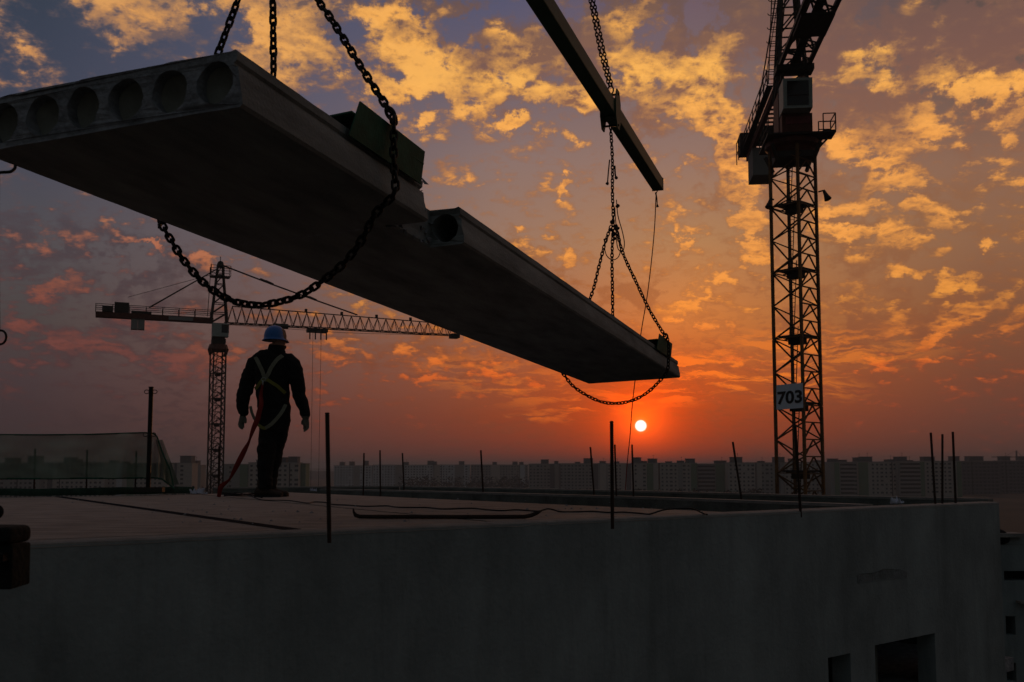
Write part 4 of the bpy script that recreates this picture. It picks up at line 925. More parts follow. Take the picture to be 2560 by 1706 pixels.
pl = MB(); pl.add([bmx(*q) for q in [(-BW/2-.004, te, -BH/2-.004), (BW/2+.004, te, -BH/2-.004), (BW/2+.004, te, BH/2+.004), (-BW/2-.004, te, BH/2+.004), (-BW/2-.004, te+.02, -BH/2-.004), (BW/2+.004, te+.02, -BH/2-.004), (BW/2+.004, te+.02, BH/2+.004), (-BW/2-.004, te+.02, BH/2+.004)]], [(0,1,2,3),(7,6,5,4),(0,4,5,1),(1,5,6,2),(2,6,7,3),(3,7,4,0)]).build('end_plate', 'beam', sm_)
# bracket plates round the beam: flat polygons with an eye above and a narrowing foot below
for sx_ in (-1, 1):
    ol = [(-.13,-.11),(-.055,-.25),(.055,-.25),(.13,-.11),(.13,.10),(.06,.24),(-.06,.24),(-.13,.10)]
    eye = [(.026*math.cos(a), .19+.026*math.sin(a)) for a in [k*math.pi/6 for k in range(12)]]
    pm = MB(); xo = sx_*(BW/2+.003) if sx_ > 0 else -(BW/2+.019)
    pm.poly_prism(ol, [eye], lambda u, v, t_: bmx(xo+t_, u, v), .016); pm.build('bracket_plate', 'beam', sm_)
for z in (-BH/2-.022, BH/2+.004):
    c = MB(); c.add([bmx(x, y, zz) for zz in (z, z+.018) for y in (-.085, .085) for x in (-BW/2-.018, BW/2+.018)], [(0,2,3,1),(4,5,7,6),(0,1,5,4),(2,6,7,3),(0,4,6,2),(1,3,7,5)]).build('clamp_plate', 'beam', sm_)
pin = MB(); pin.tube([bmx(-BW/2-.03, 0, .19), bmx(BW/2+.03, 0, .19)], .014, 10); pin.tube([bmx(-BW/2-.03, 0, -.20), bmx(BW/2+.03, 0, -.20)], .014, 10); pin.build('pin', 'steel', sm_)
eyeT = CB + bmx(0, 0, .20); eyeB = CB + bmx(0, 0, -.20)
# pair of thin chains from the hook to the bracket
gp2 = 'twin chains from the crane hook to the beam'
up1 = [eyeT + Vector((-.012, 0, .10)), on_slab(1500, 130, UF-.1), on_slab(1475, 0, UF-.2), on_slab(1440, -180, UF-.4)]
up2 = [eyeT + Vector((.022, 0, .10)), on_slab(1510, 130, UF-.1), on_slab(1484, 0, UF-.2), on_slab(1450, -180, UF-.4)]
chain(up1, 'left one of the twin thin chains rising from the beam bracket', LK_FAR, group=gp2, smooth=False)
chain(up2, 'right one of the twin thin chains rising from the beam bracket', LK_FAR, group=gp2, smooth=False)
ring(eyeT+Vector((.004,0,.055)), .034, .010, (.2,1,0), 'shackle_link', 'chain', 'oval coupling link on top of the beam bracket', 'chain link', stretch=1.5)
# far sling
gp3 = 'sling chains at the far end of the slab'
knot = on_slab(1534, 560, UF)
chain([eyeB, on_slab(1531, 400, UF), on_slab(1531, 480, UF), on_slab(1533, 548, UF), on_slab(1530, 640, UF), on_slab(1531, 720, UF), on_slab(1532, 800, UF)], 'straight middle chain from the beam bracket down to the slab', LK_FAR, group=gp3)
chain([on_slab(1528, 565, UF), on_slab(1512, 610, UF), on_slab(1497, 668, UF), on_slab(1473, 752, UF), S(-.02, UF, .24)], 'left spread chain running down behind the slab edge', LK_FAR, group=gp3)
fr = [on_slab(1540, 563, UF), on_slab(1556, 630, UF), on_slab(1590, 705, UF), on_slab(1622, 772, UF), on_slab(1650, 820, UF), on_slab(1666, 845, UF), on_slab(1672, 870, UF), on_slab(1671, 905, UF), on_slab(1667, 930, UF)]
fr2 = [on_slab(1648, 954, UF), on_slab(1618, 982, UF), on_slab(1580, 1002, UF), on_slab(1538, 1009, UF), on_slab(1500, 1004, UF), on_slab(1462, 986, UF), on_slab(1432, 965, UF), on_slab(1412, 940, UF), S(-cr*1.2, UF, .04), S(-cr*1.2, UF, .23)]
chain(clear(fr[5:]) + fr2, 'chain loop hanging under the far end of the slab above the sun', LK_FAR, group=gp3)
chain(fr[:6], 'right spread chain reaching the far green guard', LK_FAR, group=gp3)
ring(on_slab(1664, 842, UF), .024, .011, (.3,1,.2), 'coupling_link', 'chain', 'coupling link above the far green guard', 'chain link', stretch=1.4)
# slack safety wires and clips knotted round the far bundle
wires = empty('slack_wire', tuple(knot), 0, label='slack wire loops knotted round the far chain bundle', cat='wire rope')
def wire(pts, r, name='wire_loop', m='steel'):
    mb = MB(); mb.tube(smoothline([on_slab(a, b, UF-dv) for a, b, dv in pts], 6), r, 6); return build_in(mb, name, m, wires, True)
wire([(1541,500,.05),(1545,540,.08),(1556,580,.1),(1561,610,.1),(1556,630,.1),(1545,622,.08),(1541,596,.06),(1540,560,.04)], .006)
wire([(1537,520,.05),(1540,560,.07),(1547,596,.1),(1551,625,.1),(1545,644,.12),(1530,650,.12),(1516,638,.1),(1512,615,.08),(1520,590,.05)], .006)
wire([(1524,400,.04),(1521,430,.06),(1519,455,.07)], .008, 'clip'); wire([(1537,415,.04),(1538,435,.05),(1540,446,.06)], .010, 'clip')
for (a, b, rr_) in ((1518.5,459,.020),(1540.5,445,.020),(1544,515,.024),(1526,575,.026),(1541,572,.026),(1534,585,.03),(1511,600,.014),(1545,571,.02),(1531,556,.03),(1537,597,.022)):
    b2 = bmesh.new(); bmesh.ops.create_icosphere(b2, subdivisions=2, radius=rr_)
    for v in b2.verts: v.co *= 1+.35*mnoise.noise(v.co*60+Vector((a,0,0)))
    me = bpy.data.meshes.new('knot'); b2.to_mesh(me); b2.free(); me.materials.append(MT['steel']); obj('knot', me, wires, loc=tuple(on_slab(a, b, UF-.04)-Vector(wires.location)))
# tag rope from the beam tip, passing behind the slab
rp = empty('tag_rope', tuple(beam_end), 0, label='thin red tag rope dropping from the beam tip behind the slab', cat='rope')
Yr = beam_end.y
pts = [beam_end+Vector((0,0,-BH/2-.01)), at(1640, 490, Yr), at(1637, 560, Yr), at(1630, 640, Yr), at(1618, 740, Yr+.2), at(1603, 830, Yr+.5), at(1591, 925, Yr+.8), at(1581, 1010, Yr+1), at(1575, 1090, Yr+1.2), at(1568, 1160, Yr+1.4), at(1563, 1231, Yr+1.6)]
mb = MB(); mb.tube(smoothline(pts, 5), .0075, 6); build_in(mb, 'line', mat('red_rope', (.30,.03,.02), .8, .2, 30, .1), rp, True)
mb = MB(); mb.tube([at(1639, 482, Yr), at(1642, 496, Yr-.03), at(1643, 514, Yr-.04)], [.012, .01, .008], 6); mb.tube([at(1643, 512, Yr-.04), at(1644, 518, Yr-.04)], [.012, .022], 8); build_in(mb, 'knot', 'steel', rp)
# lifting ring and hanging loop at the left edge
e_ = S(-.03, .10, .0)
lp = MB(); A_ = at(0, 432, 3.6)
lp.tube(smoothline([at(38, 414, 3.75), at(37, 421, 3.7), at(28, 429, 3.66), at(10, 431, 3.65), at(-20, 430, 3.65), at(-40, 410, 3.7)], 5), .006, 7); lp.build('wire_lifting_loop', 'steel', None, True, label='bent wire lifting loop under the left edge of the slab', cat='wire loop')
hr = ring(at(1, 844, 3.65), .026, .0042, (.25,1,0), 'hanging_ring', 'steel', 'black steel ring hanging at the left edge of the picture', 'ring')
tl = MB(); tl.tube([at(-1.5, 428, 3.65), at(-3, 620, 3.65), at(-1, 824, 3.65)], .0022, 5); tl.build('thin_rope', 'cloth', None, label='thin cord hanging down along the left edge', cat='cord')
kn = ring(at(-9, 1280, 3.1), .014, .010, (.2,1,0), 'rope_knot', 'cloth', 'dark rope knot peeking in above the timber block', 'knot')
# ------------------------------------------------------------------ tower cranes
def flat_box(mb, lo, hi, m, name, par, **k): return MB().box(lo, hi).build(name, m, par, **k)
def lattice_mast(root, zs, half, leg, brc, mleg, mbr, sect_k=4, front='K'):
    for si in range(len(zs)-1):
        z0, z1 = zs[si], zs[si+1]; s_ = MB()
        for x in (-half, half):
            for y in (-half, half): s_.box((x-leg/2, y-leg/2, z0), (x+leg/2, y+leg/2, z1-.02))
        sec = s_.build('mast_section', mleg, root)
        n = sect_k; dz = (z1-z0)/n
        for face in range(4):
            a_ = [(-half,-half),(half,-half),(half,half),(-half,half)][face]; b_ = [(half,-half),(half,half),(-half,half),(-half,-half)][face]
            for k in range(n):
                za, zb_ = z0+k*dz, z0+(k+1)*dz
                if face != 0:      # zigzag face
                    fl_ip = (k % 2 == 0) != (face == 2)
                    if face == 1:
                        pass
                    p_, q_ = ((a_, za), (b_, zb_)) if fl_ip else ((b_, za), (a_, zb_))
                    member('brace', (*p_[0], p_[1]), (*q_[0], q_[1]), brc, mbr, sec)
                else:                   # K face
                    mid = ((a_[0]+b_[0])/2, (a_[1]+b_[1])/2)
                    member('brace', (*a_, zb_), (*b_, zb_), brc, mbr, sec)
                    member('brace', (*mid, zb_), (*a_, za), brc, mbr, sec); member('brace', (*mid, zb_), (*b_, za), brc, mbr, sec)
            if face in (2, 3): member('brace', (*a_, z0+.05), (*b_, z0+.05), brc*.8, mbr, sec)
        # rest platform with gusset, ladder with rails
        pf = MB(); pf.box((-half*.8, -half*.9, z0+.12), (half*.92, half*.8, z0+.24)); pf.box((-half*.35, -half*.5, z0-.35), (half*.35, half*.4, z0+.12)); pf.bar((-half, half*.3, z0+.1), (half, half*.3, z0+.1), .08); pf.bar((half*.2, -half, z0+.1), (half*.2, half, z0+.1), .08); pf.build('rest_platform', 'craned', sec)
        ld = MB(); xa, ya = -half*.45, -half*.1; xb = half*.05
        for o_ in (0, .34): ld.bar((xa, ya+o_, z0+.2), (xb, ya+o_, z1+.9), .045)
        nr = int((z1-z0+.7)/.3)
        for i in range(nr): f_ = (i+.5)/nr; zz = z0+.2+(z1-z0+.7)*f_; ld.bar((xa+(xb-xa)*f_, ya, zz), (xa+(xb-xa)*f_, ya+.34, zz), .03)
        ld.build('ladder', 'craned', sec)
def railing(mb, pts, h=1.05, step=1.6, r=.035):
    for a, b in zip(pts, pts[1:]):
        a, b = Vector(a), Vector(b); n = max(1, int((b-a).length/step))
        for z in (h, h*.5): mb.bar(a+Vector((0,0,z)), b+Vector((0,0,z)), r)
        for i in range(n+1): q = a.lerp(b, i/n); mb.bar(q, q+Vector((0,0,h)), r*1.2)
def jib(root, x0, x1, z0, hgt, wid, n, ch_, br, m, mbr, taper=.55):
    # triangular lattice: two bottom chords, one top chord, zigzag sides
    j = MB(); X = lambda i: x0+(x1-x0)*i/n; H_ = lambda i: hgt*(1-(1-taper)*i/n)
    for y in (-wid/2, wid/2): j.bar((x0, y, z0), (x1, y, z0), ch_)
    j.bar((X(.5), 0, z0+hgt), (X(n-.5), 0, z0+H_(n)), ch_*1.1)
    jo = j.build('jib', m, root)
    for i in range(n):
        for y in (-wid/2, wid/2):
            member('brace', (X(i), y, z0), (X(i+.5), 0, z0+H_(i+.5)), br, mbr, jo); member('brace', (X(i+.5), 0, z0+H_(i+.5)), (X(i+1), y, z0), br, mbr, jo)
        member('brace', (X(i), -wid/2, z0), (X(i+1), wid/2, z0), br*.8, mbr, jo)
    return jo
def cable(root, a, b, r, name='tie_rope', m='craned', par=None, sag=0):
    a, b = Vector(a), Vector(b); n = 10; mb = MB(); mb.tube([a.lerp(b, i/n) - Vector((0,0,sag*4*(i/n)*(1-i/n))) for i in range(n+1)], r, 5); return mb.build(name, m, par or root)
# --- near crane
CY = 2472*3.2/118.0*1.02; CY = 67.0
cpx = at(2001, 1237, CY); Zsl = at(1990, 372, CY).z      # mast meets the slewing ring
yaw = math.atan2(-1, -.11)
c1 = empty('tower_crane', (cpx.x, CY, GZ), 0, label='large near tower crane with lattice mast and a 703 sign at right', cat='tower crane')

half = 118/FPX*CY/2/math.sqrt(2)*.96; rot_m = math.radians(41)
# the mast stands turned 45 degrees: build in mast axes then turn children through an inner rotation of the thing itself
c1.rotation_euler = (0, 0, rot_m)
hs = 171/FPX*CY*.985; ztop_m = Zsl-GZ; zs = [ztop_m - hs*k for k in range(0, 9)][::-1]
# align platforms: the photograph shows them at y 520, 691, 862, 1032, 1203
ref = at(1990, 521, CY).z-GZ; zs = [ref + hs*k for k in range(-6, 1)]; zs = [z for z in zs if z > -2]; zs[0] = 0; zs.append(ztop_m)
lattice_mast(c1, zs, half, .175, .085, 'yellow', 'rustp')
# upper works in jib axes
inv = Matrix.Rotation(-rot_m, 4, 'Z')
jr = Matrix.Rotation(yaw - rot_m, 4, 'Z')
class Fr:      # builds meshes given in jib axes (x along the jib) into the crane's own axes
    def __init__(s, root, m4): s.r = root; s.m = m4
    def put(s, mb, name, m, par=None, **k): mb.v = [tuple(s.m @ Vector(v)) for v in mb.v]; return mb.build(name, m, par or s.r, **k)
    def box(s, lo, hi, name, m, par=None, **k): return s.put(MB().box(lo, hi), name, m, par, **k)
    def member(s, name, a, b, w, m, par, h=None): return member(name, s.m @ Vector(a), s.m @ Vector(b), w, m, par, h)
F = Fr(c1, jr); z = ztop_m
rg = MB(); rg.tube([(0,0,z-.5),(0,0,z-.2),(0,0,z+.0),(0,0,z+.34)], [1.35,1.5,1.85,1.85], 20); F.put(rg, 'slewing_ring', 'cranered')
t_ = MB(); t_.box((-1.25,-1.25,z-.95), (1.25,1.25,z-.52)); 
for sx_ in (-1, 1):
    for sy_ in (-1, 1): t_.bar((sx_*1.15, sy_*1.15, z-1.3), (sx_*1.6, sy_*1.6, z-.1), .2)
F.put(t_, 'ring_support', 'craned')
pfm = MB(); pfm.box((-2.3,-1.95,z+.35), (2.1,1.95,z+.47)); pr_ = F.put(pfm, 'slewing_platform', 'craned')
rl = MB(); railing(rl, [(2.1,-1.9,z+.47),(1.5,-1.9,z+.47),(-2.2,-1.9,z+.47)], 1.1, 1, .05); F.put(rl, 'railing', 'craned', pr_)
# walkway stage sticking out on the picture's right
ws = MB(); ws.box((-.9,1.97,z+.85), (.7,2.85,z+1.02)); ws.bar((0,1.9,z+.1), (0,2.6,z+.85), .12); wso = F.put(ws, 'side_stage', 'craned')
rl = MB(); railing(rl, [(-.9,2.0,z+1.02),(-.9,2.82,z+1.02),(.7,2.82,z+1.02),(.7,2.0,z+1.02)], 1.15, 1.0, .06); F.put(rl, 'railing', 'craned', wso)
tw = MB(); tw.box((-1.05,-1.05,z+.48), (1.05,1.05,z+3.6)); F.put(tw, 'slewing_tower', 'cranered')
# cab, hung at the jib side
cb = MB(); cb.add([(1.4,-1.05,z+1.75),(3.1,-1.05,z+1.75),(3.1,.85,z+1.75),(1.4,.85,z+1.75),(1.4,-1.05,z+3.75),(3.25,-1.05,z+3.75),(3.25,.85,z+3.75),(1.4,.85,z+3.75)], [(0,3,2,1),(4,5,6,7),(0,1,5,4),(1,2,6,5),(2,3,7,6),(3,0,4,7)]); cbo = F.put(cb, 'cab', 'cab')
gm_ = MB(); gm_.add([(3.12,-.8,z+1.95),(3.12,.6,z+1.95),(3.235,.6,z+3.55),(3.235,-.8,z+3.55),(3.17,-.8,z+1.95),(3.17,.6,z+1.95),(3.285,.6,z+3.55),(3.285,-.8,z+3.55)], [(0,3,2,1),(4,5,6,7),(0,1,5,4),(1,2,6,5),(2,3,7,6),(3,0,4,7)]); F.put(gm_, 'window', 'glass', cbo)
F.box((3.2,-.8,z+2.55), (3.26,.6,z+2.61), 'window_bar', 'craned', cbo)
F.box((1.8,.852,z+2.1), (2.9,.90,z+3.5), 'window', 'glass', cbo)
F.box((2.15,-.75,z+1.0), (2.2,.85,z+1.5), 'name_board', mat('faded_red_board', (.20,.05,.05), .7, .3, 4, 0), c1)
F.box((1.06,-1.0,z+.48), (2.14,1.0,z+1.73), 'cab_support', 'cranered')
for y in (-.8,.8): F.box((.9,y-.1,z+3.76), (1.6,y+.1,z+4.95), 'jib_post', 'craned')
F.box((1.0,-1.0,z+4.2), (1.5,1.0,z+4.32), 'cross_tie', 'cranered')
# counter jib: two girders, walkway with slats, railing, ballast, winch house
zj = z+5.2
cj = MB()
for y in (-.75,.75): cj.box((-17.5,y-.14,zj-.55), (-1.2,y+.14,zj))
cjo = F.put(cj, 'counter_jib', 'cranered')
for i in range(17): F.box((-1.9-i*.92,-.6,zj-.42), (-1.75-i*.92,.6,zj-.30), 'cross_beam', 'craned', cjo)
rl = MB(); railing(rl, [(-1.6,-1.35,zj),(-17.4,-1.35,zj)], 1.15, 1.9, .06); railing(rl, [(-1.6,1.35,zj),(-17.4,1.35,zj)], 1.15, 1.9, .06); F.put(rl, 'railing', 'craned', cjo)
wk = MB(); wk.box((-17.4,.95,zj-.06), (-1.6,1.4,zj)); wk.box((-17.4,-1.4,zj-.06), (-1.6,-.95,zj)); F.put(wk, 'walkway', 'craned', cjo)
for i in range(3): F.box((-16.6+i*1.0,-.85,zj-2.9), (-15.7+i*1.0,.85,zj-.57), 'counterweight', 'pgrey')
F.box((-18.2,-1.5,zj+.02), (-15.9,-.2,zj+1.5), 'winch', 'craned'); F.box((-15.2,-.6,zj+.02), (-13.4,.9,zj+1.2), 'winch', 'craned')
rl = MB(); railing(rl, [(-18.3,-1.6,zj-.6),(-18.3,1.5,zj-.6)], 2.0, 1.2, .06); railing(rl, [(-18.3,-1.6,zj-.6),(-15.5,-1.6,zj-.6)], 1.9, 1.2, .06); F.put(rl, 'railing', 'craned', cjo)
# tower head
hd = MB(); Ht = 9.5
for x, y in ((-1,-1),(-1,1),(1,-1),(1,1)): hd.bar((x*1.05, y*1.0, z+3.6), (x*.28-.25, y*.3, zj+Ht), .20)
hdo = F.put(hd, 'tower_head', 'craned')
for k in range(7):
    fa, fb = k/7, (k+1)/7; za, zb_ = z+3.6+(zj+Ht-z-3.6)*fa, z+3.6+(zj+Ht-z-3.6)*fb
    def C_(x, y, f_, zz): return (x*1.05*(1-f_)+(x*.28-.25)*f_, y*(1-f_)+y*.3*f_, zz)
    for (a_, b_) in (((-1,-1),(-1,1)),((1,-1),(1,1)),((-1,-1),(1,-1)),((-1,1),(1,1))):
        F.member('brace', C_(*a_, fa, za), C_(*b_, fb, zb_), .10, 'craned', hdo); F.member('brace', C_(*a_, fb, zb_), C_(*b_, fb, zb_), .09, 'craned', hdo)
ld = MB()
for o_ in (-.22,.22): ld.bar((-1.3, o_-1.1, zj), (-.9, o_-.6, zj+Ht), .06)
for i in range(28): f_ = i/28; ld.bar((-1.3+.4*f_, -1.32+.5*f_, zj+Ht*f_), (-1.3+.4*f_, -.88+.5*f_, zj+Ht*f_), .04)
for i in range(0, 28, 3):
    f_ = i/28; c = Vector((-1.3+.4*f_, -1.1+.5*f_, zj+Ht*f_)); ld.tube([c+Vector((-.4*math.sin(a), -.45*math.cos(a), 0)) for a in [math.pi*k/8 for k in range(9)]], .03, 4, cap=False)
F.put(ld, 'caged_ladder', 'craned', hdo)
for (y, xe) in ((-.8,-13.8),(.8,-13.8)):
    mb = MB(); mb.tube([(-.5, y*.3, zj+Ht), (-5, y*.5, zj+Ht*.64), (xe, y, zj+.2)], .055, 5); F.put(mb, 'tie_rope', 'craned')
mb = MB(); mb.tube([(-.5,0,zj+Ht), (-14.5,-.3,zj+1.1)], .03, 5); F.put(mb, 'hoist_rope', 'craned')
# jib coming towards the camera
jm = MB(); n = 18; x0, x1 = 1.3, 46; wid = 1.9; hj = 1.9
for y in (-wid/2, wid/2): jm.bar((x0,y,zj+.1), (x1,y,zj+.1), .26)
jm.bar((x0,0,zj+hj+.1), (x1,0,zj+hj*.9), .22); jo = F.put(jm, 'jib', 'craned')
for i in range(n):
    xa, xb, xm = x0+(x1-x0)*i/n, x0+(x1-x0)*(i+1)/n, x0+(x1-x0)*(i+.5)/n
    for y in (-wid/2, wid/2):
        F.member('brace', (xa,y,zj+.1), (xm,0,zj+hj+.05), .11, 'craned', jo); F.member('brace', (xm,0,zj+hj+.05), (xb,y,zj+.1), .11, 'craned', jo)
    F.member('brace', (xa,-wid/2,zj+.1), (xa,wid/2,zj+.1), .11, 'craned', jo); F.member('brace', (xa,-wid/2,zj+.1), (xm,wid/2,zj+.1), .09, 'craned', jo); F.member('brace', (xm,wid/2,zj+.1), (xb,-wid/2,zj+.1), .09, 'craned', jo)
wk = MB(); wk.box((x0+.2,-.28,zj+.2), (x1-1,.28,zj+.26)); F.put(wk, 'walkway', 'craned', jo)
F.box((x0-.5,-1.25,zj-.35), (x0+.7,1.25,zj+.05), 'jib_foot', 'craned'); F.box((x0+5.5,-1.0,zj-.25), (x0+8.5,1.0,zj-.05), 'trolley', 'craned')
mb = MB(); mb.tube([(.4,0,zj+Ht), (24,0,zj+hj+.1)], .06, 5); F.put(mb, 'jib_tie', 'craned')
# floodlights on the mast
for (px, py, sg) in ((1925, 512, -1), (2062, 492, 1)):
    P_ = at(px, py, CY); base_ = at(1935 if sg < 0 else 2046, py-12, CY)
    loc = lambda q: Matrix.Rotation(-rot_m, 3, 'Z') @ (Vector(q)-Vector(c1.location))
    fl_ = MB(); q0, q1 = loc(base_), loc(P_ + Vector((0,0,.45))); fl_.bar(q0, q1, .09); fo = fl_.build('floodlight_arm', 'craned', c1)
    hd_ = MB(); a, b = loc(P_+Vector((-sg*.05,0,.4))), loc(P_+Vector((sg*.15,-.2,-.25))); hd_.tube([a, a.lerp(b,.4), b], [.10,.14,.26], 12); hd_.build('floodlight', 'craned', fo)
# the 703 board on the mast
def text_mesh(body, size, font_bold=True, extrude=.0):
    cu = bpy.data.curves.new('lettering', 'FONT'); cu.body = body; cu.size = size; cu.align_x = 'CENTER'; cu.align_y = 'CENTER'; cu.offset = size*.028; cu.extrude = extrude
    t2 = bpy.data.objects.new('tmp', cu); COL.objects.link(t2); dg = bpy.context.evaluated_depsgraph_get(); me_ = bpy.data.meshes.new_from_object(t2.evaluated_get(dg)); bpy.data.objects.remove(t2); return me_
SY = CY-.35
P00, P01 = at(1941.5, 1025, SY), at(1941.5, 963, SY)
P10, P11 = at(2008, 1020, SY-1.6), at(2007, 957.5, SY-1.6)
ux = (P10-P00); w_s = ux.length; ux.normalize(); uz = Vector((0,0,1)); uy = ux.cross(uz)*-1
Rz = Matrix.Rotation(-rot_m, 4, 'Z') @ Matrix.Translation(-Vector(c1.location))
bdm = MB(); th = uy*.05
bdm.add([Rz @ q for q in (P00, P10, P11, P01, P00+Vector((0,.05,0)), P10+Vector((0,.05,0)), P11+Vector((0,.05,0)), P01+Vector((0,.05,0)))], [(0,1,2,3),(7,6,5,4),(0,4,5,1),(1,5,6,2),(2,6,7,3),(3,7,4,0)])
bo = bdm.build('number_board', 'white', c1)
me_ = text_mesh('703', 1.45); me_.materials.clear(); me_.materials.append(MT['black']); me_.name = 'lettering'
cx_ = (P00+P10+P11+P01)/4; nrm = ux.cross((P01-P00).normalized()); 
xs = [v.co.x for v in me_.vertices]; ys = [v.co.y for v in me_.vertices]; wt_, ht_ = max(xs)-min(xs), max(ys)-min(ys); mxx, myy = (max(xs)+min(xs))/2, (max(ys)+min(ys))/2
tw_, th_ = w_s*.93, (P01-P00).length*.52
for v in me_.vertices:
    q = cx_ + ux*((v.co.x-mxx)/wt_*tw_) + (P01-P00).normalized()*((v.co.y-myy)/ht_*th_ - .06) + nrm*(.02 if nrm.y < 0 else -.02)
    q += Vector((0, -.006, 0)); v.co = Rz @ q
obj('lettering', me_, bo)
# --- far crane at left
c2Y = 172.0
b2_ = at(537, 1222, c2Y); zc2 = at(545, 878, c2Y).z
c2 = empty('tower_crane', (b2_.x, c2Y, GZ), 0, label='smaller complete tower crane behind the worker with its whole jib in view', cat='tower crane')
rot2 = math.radians(33); c2.rotation_euler = (0, 0, rot2)
half2 = 42.5/FPX*c2Y/2/1.40; hs2 = 63.5/FPX*c2Y; zt2 = zc2-GZ; ref = at(545, 936, c2Y).z-GZ
zs = [ref + hs2*k for k in range(-8, 1)]; zs = [z_ for z_ in zs if z_ > 1]; zs = [0]+zs[1:] + [zt2]
lattice_mast(c2, zs, half2, .22, .11, 'craned', 'craned')
Rj = at(545, 800, c2Y); zj2 = at(545, 808, c2Y).z - GZ
# jib direction from where its two ends must be seen at the jib's height
def on_h(px, py, h): r = ray(px, py); return ORG + r*((h-EYE)/r.z)
tipW = on_h(1141, 840, zj2+GZ); tailW = on_h(241, 778, zj2+GZ)
o2 = Vector((b2_.x, c2Y, zj2+GZ)); jd = (tipW-o2); jd.z = 0; LJ = jd.length; yaw2 = math.atan2(jd.y, jd.x)
tl_ = (tailW-o2); tl_.z = 0; LC = tl_.length; print('far crane jib', LJ, 'counter', LC, math.degrees(yaw2), math.degrees(math.atan2(-tl_.y, -tl_.x)))
LC = min(LC, 24)*.965
F2 = Fr(c2, Matrix.Rotation(yaw2-rot2, 4, 'Z')); z = zt2
rg = MB(); rg.tube([(0,0,z-.1),(0,0,z+.2),(0,0,z+1.1)], [1.6,1.8,1.5], 16); F2.put(rg, 'slewing_ring', 'cranered')
t_ = MB()
for sx_ in (-1, 1):
    for sy_ in (-1, 1): t_.bar((sx_*1.2, sy_*1.2, z-.7), (sx_*1.45, sy_*1.45, z+.3), .3)
F2.put(t_, 'ring_support', 'cranered')
F2.box((-1.15,-1.15,z+1.2), (1.15,1.15,zj2-2.9), 'slewing_tower', 'craned')
cb = MB(); cb.box((-1.2,-1.9,zj2-2.6), (1.5,-.2,zj2-.25)); cbo = F2.put(cb, 'cab', 'cab')
F2.box((.3,-1.98,zj2-1.9), (1.45,-1.905,zj2-.5), 'window', 'glass', cbo); F2.box((1.503,-1.8,zj2-1.9), (1.56,-.4,zj2-.5), 'window', 'glass', cbo)
F2.box((-1.1,-.19,zj2-2.895), (1.1,1.1,zj2-.12), 'tower_core', 'craned')
cj = MB()
for y in (-.7,.7): cj.box((-LC,y-.16,zj2-.1), (-1,y+.16,zj2+.75))
cjo = F2.put(cj, 'counter_jib', 'cranered')
for i in range(14): F2.box((-2-i*(LC-3)/14,-.54,zj2+.1), (-1.7-i*(LC-3)/14,.54,zj2+.3), 'cross_beam', 'craned', cjo)
rl = MB(); railing(rl, [(-1.4,-.95,zj2+.75),(-LC,-.95,zj2+.75),(-LC,.95,zj2+.75),(-1.4,.95,zj2+.75)], 1.3, 2.4, .09); F2.put(rl, 'railing', 'craned', cjo)
F2.box((-LC+1.0,-1.1,zj2+.8), (-LC+2.6,1.1,zj2+1.7), 'winch', 'craned'); F2.box((-LC+2.9,-1.0,zj2+.8), (-LC+5.2,1.0,zj2+2.5), 'winch_house', 'craned')
F2.box((-LC+5.6,-1.0,zj2+.8), (-LC+8.8,1.0,zj2+1.2), 'counterweight_frame', 'craned')
for i in range(2): F2.box((-LC+5.6+i*1.1,-.7,zj2-1.9), (-LC+6.65+i*1.1,.7,zj2-.12), 'counterweight', 'pgrey')
F2.box((-8.4,-.93,zj2+.0), (-4.4,-.87,zj2+.6), 'name_board', 'pgrey')
Ht = at(549, 663, c2Y).z - GZ - zj2
hd = MB()
for x, y in ((-1,-1),(-1,1),(1,-1),(1,1)): hd.bar((x*1.35, y*1.2, zj2), (x*.4, y*.3, zj2+Ht), .26)
hdo = F2.put(hd, 'tower_head', 'craned')
for k in range(6):
    fa, fb = k/6, (k+1)/6; za, zb_ = zj2+Ht*fa, zj2+Ht*fb
    def C2_(x, y, f_, zz): return (x*1.35*(1-f_)+x*.4*f_, y*1.2*(1-f_)+y*.3*f_, zz)
    for (a_, b_) in (((-1,-1),(-1,1)),((1,-1),(1,1)),((-1,-1),(1,-1)),((-1,1),(1,1))):
        F2.member('brace', C2_(*a_, fa, za), C2_(*b_, fb, zb_), .15, 'craned', hdo); F2.member('brace', C2_(*a_, fb, zb_), C2_(*b_, fb, zb_), .13, 'craned', hdo)
tpf = MB(); tpf.box((-1.6,-1.2,zj2+Ht-2.2), (1.7,1.2,zj2+Ht-2.1)); railing(tpf, [(-1.6,-1.2,zj2+Ht-2.1),(1.7,-1.2,zj2+Ht-2.1)], 1.8, 1.1, .09); railing(tpf, [(-1.6,1.2,zj2+Ht-2.1),(1.7,1.2,zj2+Ht-2.1)], 1.8, 1.1, .09); F2.put(tpf, 'top_stage', 'craned', hdo)
ap = MB(); ap.tube([(0,-.5,zj2+Ht+.1),(0,.5,zj2+Ht+.1)], .55, 12); ap.bar((0,0,zj2+Ht), (0,0,zj2+Ht+1.5), .12); F2.put(ap, 'rope_sheave', 'craned', hdo)
ld = MB(); 
for o_ in (-.25,.25): ld.bar((-2.0, o_-.6, zj2+1), (-1.6, o_-.6, zj2+Ht), .08)
for i in range(24): f_ = i/24; ld.bar((-2.0+.4*f_, -.85, zj2+1+(Ht-1)*f_), (-2.0+.4*f_, -.35, zj2+1+(Ht-1)*f_), .06)
F2.put(ld, 'caged_ladder', 'craned', hdo)
